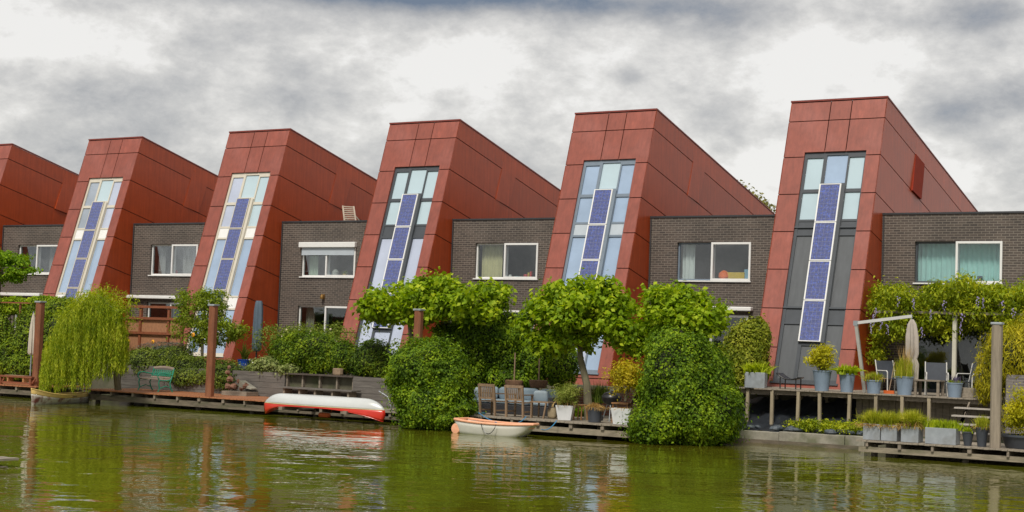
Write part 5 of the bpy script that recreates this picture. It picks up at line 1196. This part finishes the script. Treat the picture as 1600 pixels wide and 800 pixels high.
# --- right terrace
Yt_ = -3.95
x, r, h = ppos(1181, 610, 586, 36, Yt_, .6); root = thing('zinc_planter', 'square zinc planter with fern at the left end of the raised terrace', 'planter', (x, Yt_, .6), 'planters on the raised terrace'); pot_square(root, x, Yt_, .6, 2*r*.86, 2*r*.86, h, ZINC, rz=.25); blades('fern', (x, Yt_, .6+h-.03), 170, .45, .50, .055, L_FERN, root, base=(.14, .14), droop=.6)
x, r, h = ppos(1284, 615, 583, 29, Yt_, .6); root = thing('plant_pot', 'blue-grey pot with a ball of yellow-green bamboo', 'plant pot', (x, Yt_, .6), 'planters on the raised terrace'); pot_round(root, x, Yt_, .6, r, r*.72, h, BLUEPOT); clump_in(root, 'foliage', x, Yt_, .6+h+.02, .42, .72, 1900, .13, L_YEL, aspect=.22, nc=40, stems=8)
x, r, h = ppos(1323, 618, 589, 25, Yt_, .6); root = thing('plant_pot', 'blue-grey pot with a broad leafy fern right of the yellow bamboo', 'plant pot', (x, Yt_, .6), 'planters on the raised terrace'); pot_round(root, x, Yt_, .6, r, r*.75, h, BLUEPOT); blades('fern', (x, Yt_, .6+h-.03), 230, .36, .52, .085, L_FERN, root, base=(.1, .1), droop=.8)
x, r, h = ppos(1365, 618, 597, 24, Yt_, .6); root = thing('plant_pot', 'short blue-grey pot with olive and brown tufts', 'plant pot', (x, Yt_, .6), 'planters on the raised terrace'); pot_round(root, x, Yt_, .6, r, r*.8, h, BLUEPOT); blades('grass', (x, Yt_, .6+h-.04), 260, .34, .28, .022, L_GRASS, root, base=(.1, .1)); blades('dry_grass', (x, Yt_, .6+h-.04), 110, .26, .32, .022, L_TAN, root, base=(.1, .1), droop=.9)
x, r, h = ppos(1413, 622, 593, 27, Yt_, .6); root = thing('plant_pot', 'tall blue-grey pot with upright green grass', 'plant pot', (x, Yt_, .6), 'planters on the raised terrace'); pot_round(root, x, Yt_, .6, r, r*.78, h, BLUEPOT); blades('grass', (x, Yt_, .6+h-.04), 420, .66, .20, .018, L_GRASS, root, base=(.11, .11), droop=.2); blades('seed_heads', (x, Yt_, .6+h), 60, .98, .28, .010, L_TAN, root, base=(.08, .08), droop=.1, hvar=.2)
x, r, h = ppos(1491.5, 626, 603, 24, Yt_, .6); root = thing('plant_pot', 'blue-grey pot with a sparse lavender', 'plant pot', (x, Yt_, .6), 'planters on the raised terrace'); pot_round(root, x, Yt_, .6, r, r*.8, h, BLUEPOT); blades('grass', (x, Yt_, .6+h-.04), 90, .16, .14, .02, L_FERN, root, base=(.08, .08)); blades('lavender', (x, Yt_, .6+h), 40, .24, .14, .022, L_LAV, root, base=(.05, .05), droop=.1)
# --- right jetty
Yq, zq = -7.55, -.485
def zincbox(px0, px1, pt, pb, label, depth=.42):
    x0, x1 = XA(px0, Yq, zq), XA(px1, Yq, zq); s = sc((x0, Yq, zq)); h = (pb-pt)/s; w = (x1-x0)*.86
    root = thing('zinc_planter', label, 'planter', ((x0+x1)/2, Yq, zq), 'zinc planters on the right jetty'); pot_square(root, (x0+x1)/2-.05, Yq, zq, w, w*.99, h, ZINC, d=depth/w); return root, (x0+x1)/2-.05, zq+h, w
for a_, b_, lab in ((1353, 1384, 'leftmost zinc planter on the right jetty, trailing dry grass'), (1381, 1410, 'dented zinc planter touching the leftmost one on the right jetty')):
    root, x, z, w = zincbox(a_, b_, 665.5, 690, lab); blades('grass', (x, Yq, z-.05), 650, .52, .36, .020, L_GRASS, root, base=(.14, .1), droop=.6); blades('dry_grass', (x-.05, Yq-.1, z-.05), 320, .16, .36, .022, L_TAN, root, base=(.15, .06), droop=2.2)
root, x, z, w = zincbox(1412, 1444, 668, 692, 'cube shaped zinc planter with the bushiest arching grass'); blades('grass', (x, Yq, z-.05), 900, .62, .46, .022, L_GRASS, root, base=(.11, .1), droop=.8); blades('dry_grass', (x, Yq, z-.05), 380, .40, .42, .022, L_TAN, root, base=(.1, .1), droop=1.5)
root, x, z, w = zincbox(1448, 1504, 669, 694, 'long zinc trough with bright fresh green leaves'); blades('iris_leaves', (x, Yq, z-.05), 340, .32, .16, .035, L_FERN, root, base=(.26, .08), droop=.25)
x, r, h = ppos(1512, 695, 673, 18, -7.6, zq); root = thing('plant_pot', 'dark conical pot with fresh green shoots on the right jetty', 'plant pot', (x, -7.6, zq), 'dark tall pots'); pot_round(root, x, -7.6, zq, r, r*.62, h, DPOT); blades('leaves', (x, -7.6, zq+h-.04), 70, .22, .16, .035, L_FERN, root, base=(.06, .06))
x, r, h = ppos(1534, 698, 668, 20, -7.6, zq); root = thing('plant_pot', 'taller dark pot with olive and brown tuft beside the wooden post', 'plant pot', (x, -7.6, zq), 'dark tall pots'); pot_round(root, x, -7.6, zq, r, r*.66, h, DPOT); blades('grass', (x, -7.6, zq+h-.04), 300, .42, .22, .018, L_GRASS, root, base=(.07, .07)); blades('dry_grass', (x, -7.6, zq+h-.04), 130, .22, .26, .018, L_TAN, root, base=(.07, .07), droop=1.6)
x = XA(1597, -7.2, zq); root = thing('round_tub', 'large black tub with a tall yellow-green bush in the right corner', 'planter', (x, -7.2, zq)); k = MB(); k.lathe((x, -7.2, zq), [(.38, 0), (.50, .28), (.53, .28), (.53, .33), (.48, .33), (.47, .26)], 30); k.build('pot', DPOT, root, smooth=True)
clump_in(root, 'foliage', x+.05, -7.2, zq+.3, .50, 1.15, 5200, .075, L_YEL, aspect=.45, nc=80, stems=8, rad=.20)
# brick planter and bamboo hedge right of the steps
x0, x1 = XA(1572, -4.9, .6), XA(1760, -4.9, .6); zt_ = P(1590, 586, -4.9).z; k = MB(); k.box(x0, x1, -4.95, -4.3, -.5, zt_); tag(k.build('brick_planter', brickmat('grey_brick', (.17, .15, .14), (.10, .09, .09), (.24, .22, .2)), None, loc=(x0, -4.9, -.49)), 'grey brick planter wall behind the black tub at the right edge', 'planter')
root = shrub('bamboo_hedge', 'tall yellow-green bamboo behind the wooden post at the right edge', 'bush', [blob(1578, 555, -4.2, 80, 90, .8), blob(1552, 585, -4.2, 56, 80, .6), blob(1612, 545, -4.0, 60, 110, .7), blob(1545, 605, -4.3, 34, 50, .4)], 9500, .13, leafmat('bamboo_leaf', (.16, .17, .006), (.36, .33, .012), (.60, .52, .03), .4, 2), seed=22, aspect=.2, down=.5, zb=-.4, core=.55, depth=.2, stems=12)
# wisteria over the pergola
root = thing('wisteria', 'wisteria with purple flowers spreading below the mint curtained window', 'climber', (XA(1375, .8, .6), .8, .6))
cs = []
for _ in range(430):
    px = random.uniform(1362, 1610); u = (px-1358)/245; top_ = 446+8*sin(px*.045)-4*sin(px*.13)+ (10 if px < 1375 else 0); bot_ = (560 if px < 1380 else 522+10*sin(px*.09) if px < 1500 else 508+8*sin(px*.07) if px < 1545 else 520)
    py = random.uniform(top_, bot_); cs.append(tuple(P(px, py, random.uniform(-.9, .9)+(.0 if px > 1380 else .6))))
clumps('foliage', cs, 25000, .26, .12, L_WIS, root, aspect=.42, down=.8)
k = MB()
for px in (1392, 1440, 1506, 1570, 1368, 1420, 1480, 1530, 1383, 1598, 1460, 1551, 1374, 1408, 1496, 1581, 1434, 1366, 1522):
    for _ in range(1):
        c = P(px+random.uniform(-7, 7), random.uniform(462, 530) if px > 1380 else random.uniform(480, 545), -1.1)
        for q in range(9): k.ball((c.x+random.gauss(0, .025), c.y+random.gauss(0, .03), c.z-.035*q), .026*(1-q/12), .026*(1-q/12), .022, 5, 4, .2)
k.build('blossom', mat('wisteria_purple', (.30, .25, .46), rough=.8, var=.3), root)
k = MB(); xx = XA(1372, .9, 1); k.tube([(xx, 1.1, .5), (xx+.1, 1.2, 1.5), (xx+.0, 1.0, 2.5), (xx+.5, .5, 3.0), (xx+2.4, .1, 3.05), (xx+4.2, 0, 3.0)], [.07, .06, .05, .04, .03, .02], 7)
k.build('trunk', BARK, root)
k = MB()
for yy in (-.6, .4): k.box(XA(1366, yy, 2.9), XA(1700, yy, 2.9), yy-.04, yy+.04, 2.952, 3.03)
tag(k.build('pergola_beam', WOODG, None, loc=(XA(1491, 0, 3), 0, 2.95)), 'two wooden beams hidden in the wisteria above the patio door', 'beam')
# --- patio planters
Ym = -8.35; zm = -.455
x, r, h = ppos(883, 655, 632, 34, Ym, zm); root = thing('white_planter', 'white tapered planter with willowy grey-green shrub, left of the grass pot', 'planter', (x, Ym, zm), 'white planters on the grey jetty'); pot_square(root, x, Ym, zm, 2*r*.82, 2*r*.58, h, WPOT, rz=.35)
clump_in(root, 'foliage', x, Ym, zm+h+.02, .40, .62, 2600, .085, leafmat('willowy', (.10, .14, .02), (.25, .30, .05), (.42, .44, .12), .35, 3), aspect=.22, nc=55, stems=7, rad=.15); blades('dry_stems', (x, Ym, zm+h-.05), 60, .30, .2, .02, L_TAN, root, base=(.15, .15), droop=.3)
x, r, h = ppos(929, 660, 637, 28, -8.45, zm); root = thing('plant_pot', 'dark grey pot with a dome of tan dry grass', 'plant pot', (x, -8.45, zm)); pot_round(root, x, -8.45, zm, r*.86, r*.7, h, DPOT); blades('dry_grass', (x, -8.45, zm+h-.06), 900, .26, .30, .016, L_TAN, root, base=(.08, .08), droop=1.5)
x, r, h = ppos(971, 662, 637, 38, -8.6, zm); root = thing('white_planter', 'white tapered planter with yellow-green Japanese maple beside the ivy mound', 'planter', (x, -8.6, zm), 'white planters on the grey jetty'); pot_square(root, x, -8.6, zm, 2*r*.82, 2*r*.62, h, WPOT, rz=.35)
clump_in(root, 'foliage', x+.08, -8.6, zm+h+.35, .50, .95, 2900, .085, L_ACER, aspect=.35, nc=60, stems=5, rad=.20); blades('dry_grass', (x, -8.6, zm+h-.05), 160, .10, .22, .02, L_TAN, root, base=(.12, .12))
# fan palm, fern behind the planters
p = P(938, 620, -6.3); root = thing('fan_palm', 'dark green spiky fan palm behind the kettle barbecue', 'plant', (p.x, -6.3, -.46)); blades('leaves', (p.x, -6.3, .0), 220, .75, .55, .03, L_SHR, root, base=(.1, .1), droop=.6); k = MB(); k.tube([(p.x, -6.3, -.46), (p.x, -6.3, .1)], .06, 7); k.build('stem', BARK, root)
p = P(902, 628, -7.0); root = thing('fern', 'low green fern at the foot of the leaning plane trunk', 'plant', (p.x, -7, -.46)); blades('leaves', (p.x, -7, -.40), 160, .42, .42, .05, L_IVY, root, base=(.1, .1), droop=.8)
# red brick border and shelf behind the patio planters
a, b = XA(868, -4.2, .3), XA(1000, -4.2, .3); k = MB(); k.box(a, b, -4.25, -4.05, -.5, .34); tag(k.build('low_brick_wall', brickmat('red_brick', (.22, .07, .04), (.15, .05, .03), (.2, .17, .14)), None, loc=((a+b)/2, -4.2, -.46)), 'low red brick wall behind the kettle barbecue', 'wall')
# rocks with terracotta fountain left of the canoe
p = P(372, 600, -6.35); root = thing('rock_fountain', 'small fountain of stacked terracotta rocks against the plank wall', 'fountain', (p.x, -6.5, -.44))
k = MB()
for px, py, rr in ((357, 603, .14), (360, 592, .13), (356, 582, .11), (366, 604, .13), (373, 596, .09), (384, 603, .12), (378, 607, .10), (358, 574, .09)): q = P(px, py, -6.4); k.ball(tuple(q), rr*1.0, rr*.9, rr*.75, 6, 4, .35)
k.build('rocks', mat('terracotta_rock', (.20, .10, .065), rough=.9, var=.35, scale=6, bump=.4), root)
k = MB(); q0, q1 = P(354, 612, -6.5), P(393, 612, -6.5); k.box(q0.x, q1.x, -6.75, -6.15, -.44, -.30); k.build('basin', WOODG, root)
k = MB(); q0, q1 = P(372, 600, -6.5), P(391, 604, -6.5); k.prism([(q0.x, -6.45, q0.z-.1), (q1.x, -6.45, q1.z-.1), (q1.x, -6.45, q1.z-.06), (q0.x, -6.45, q0.z+.12)], (0, .3, 0)); k.build('slab', CONC, root)
# blue pot with palm, white flowers
x, r, h = ppos(380.5, 566, 550, 20, -4.6, .40); root = thing('plant_pot', 'bright blue pot with a spiky young palm', 'plant pot', (x, -4.6, gz)); pot_round(root, x, -4.6, gz+.02, r, r*.8, h, mat('cobalt_glaze', (.012, .07, .42), rough=.25, coat=.4)); blades('palm_leaves', (x, -4.6, gz+h), 30, .78, .62, .09, leafmat('palm', (.1, .14, .02), (.22, .26, .04), (.34, .36, .08), .4), root, base=(.03, .03), droop=.7)
q = P(391, 549, -4.5); root = thing('white_flowers', 'small clump of white flowers beside the bright blue pot', 'flowers', tuple(q)); cs = [(q.x+random.gauss(0, .12), -4.5+random.gauss(0, .1), gz+random.uniform(.1, .35)) for _ in range(16)]; clumps('foliage', cs, 500, .12, .06, L_IVY, root)
k = MB()
for c in cs: k.ball((c[0], c[1]-.08, c[2]+.05), .035, .035, .03, 6, 4, .2)
k.build('blossom', mat('white_petal', (.7, .68, .6), rough=.8), root)
# sunflower head by the young tree, flowers
for px, py, lab in ((302, 523, 'single orange flower against the young tree'), (201, 533, 'yellow flower right of the willow'), (239, 534, 'yellow-orange flower in front of the reed fence')):
    q = P(px, py, -4.9 if px < 290 else -6.0); root = thing('flower', lab, 'flower', (q.x, q.y, gz)); k = MB(); k.ball(tuple(q), .075, .03, .075, 10, 6); k.build('petals', mat('orange_petal', (.75, .33, .01), rough=.7), root); k = MB(); k.ball((q.x, q.y-.02, q.z), .03, .025, .03, 8, 5); k.build('centre', SOIL, root); k = MB(); k.tube([(q.x, q.y+.02, gz-.0), (q.x, q.y+.02, q.z)], .010, 5); k.build('stem', L_IVYD, root)
# reeds near the steps
p = P(1590, 655, -6.6)
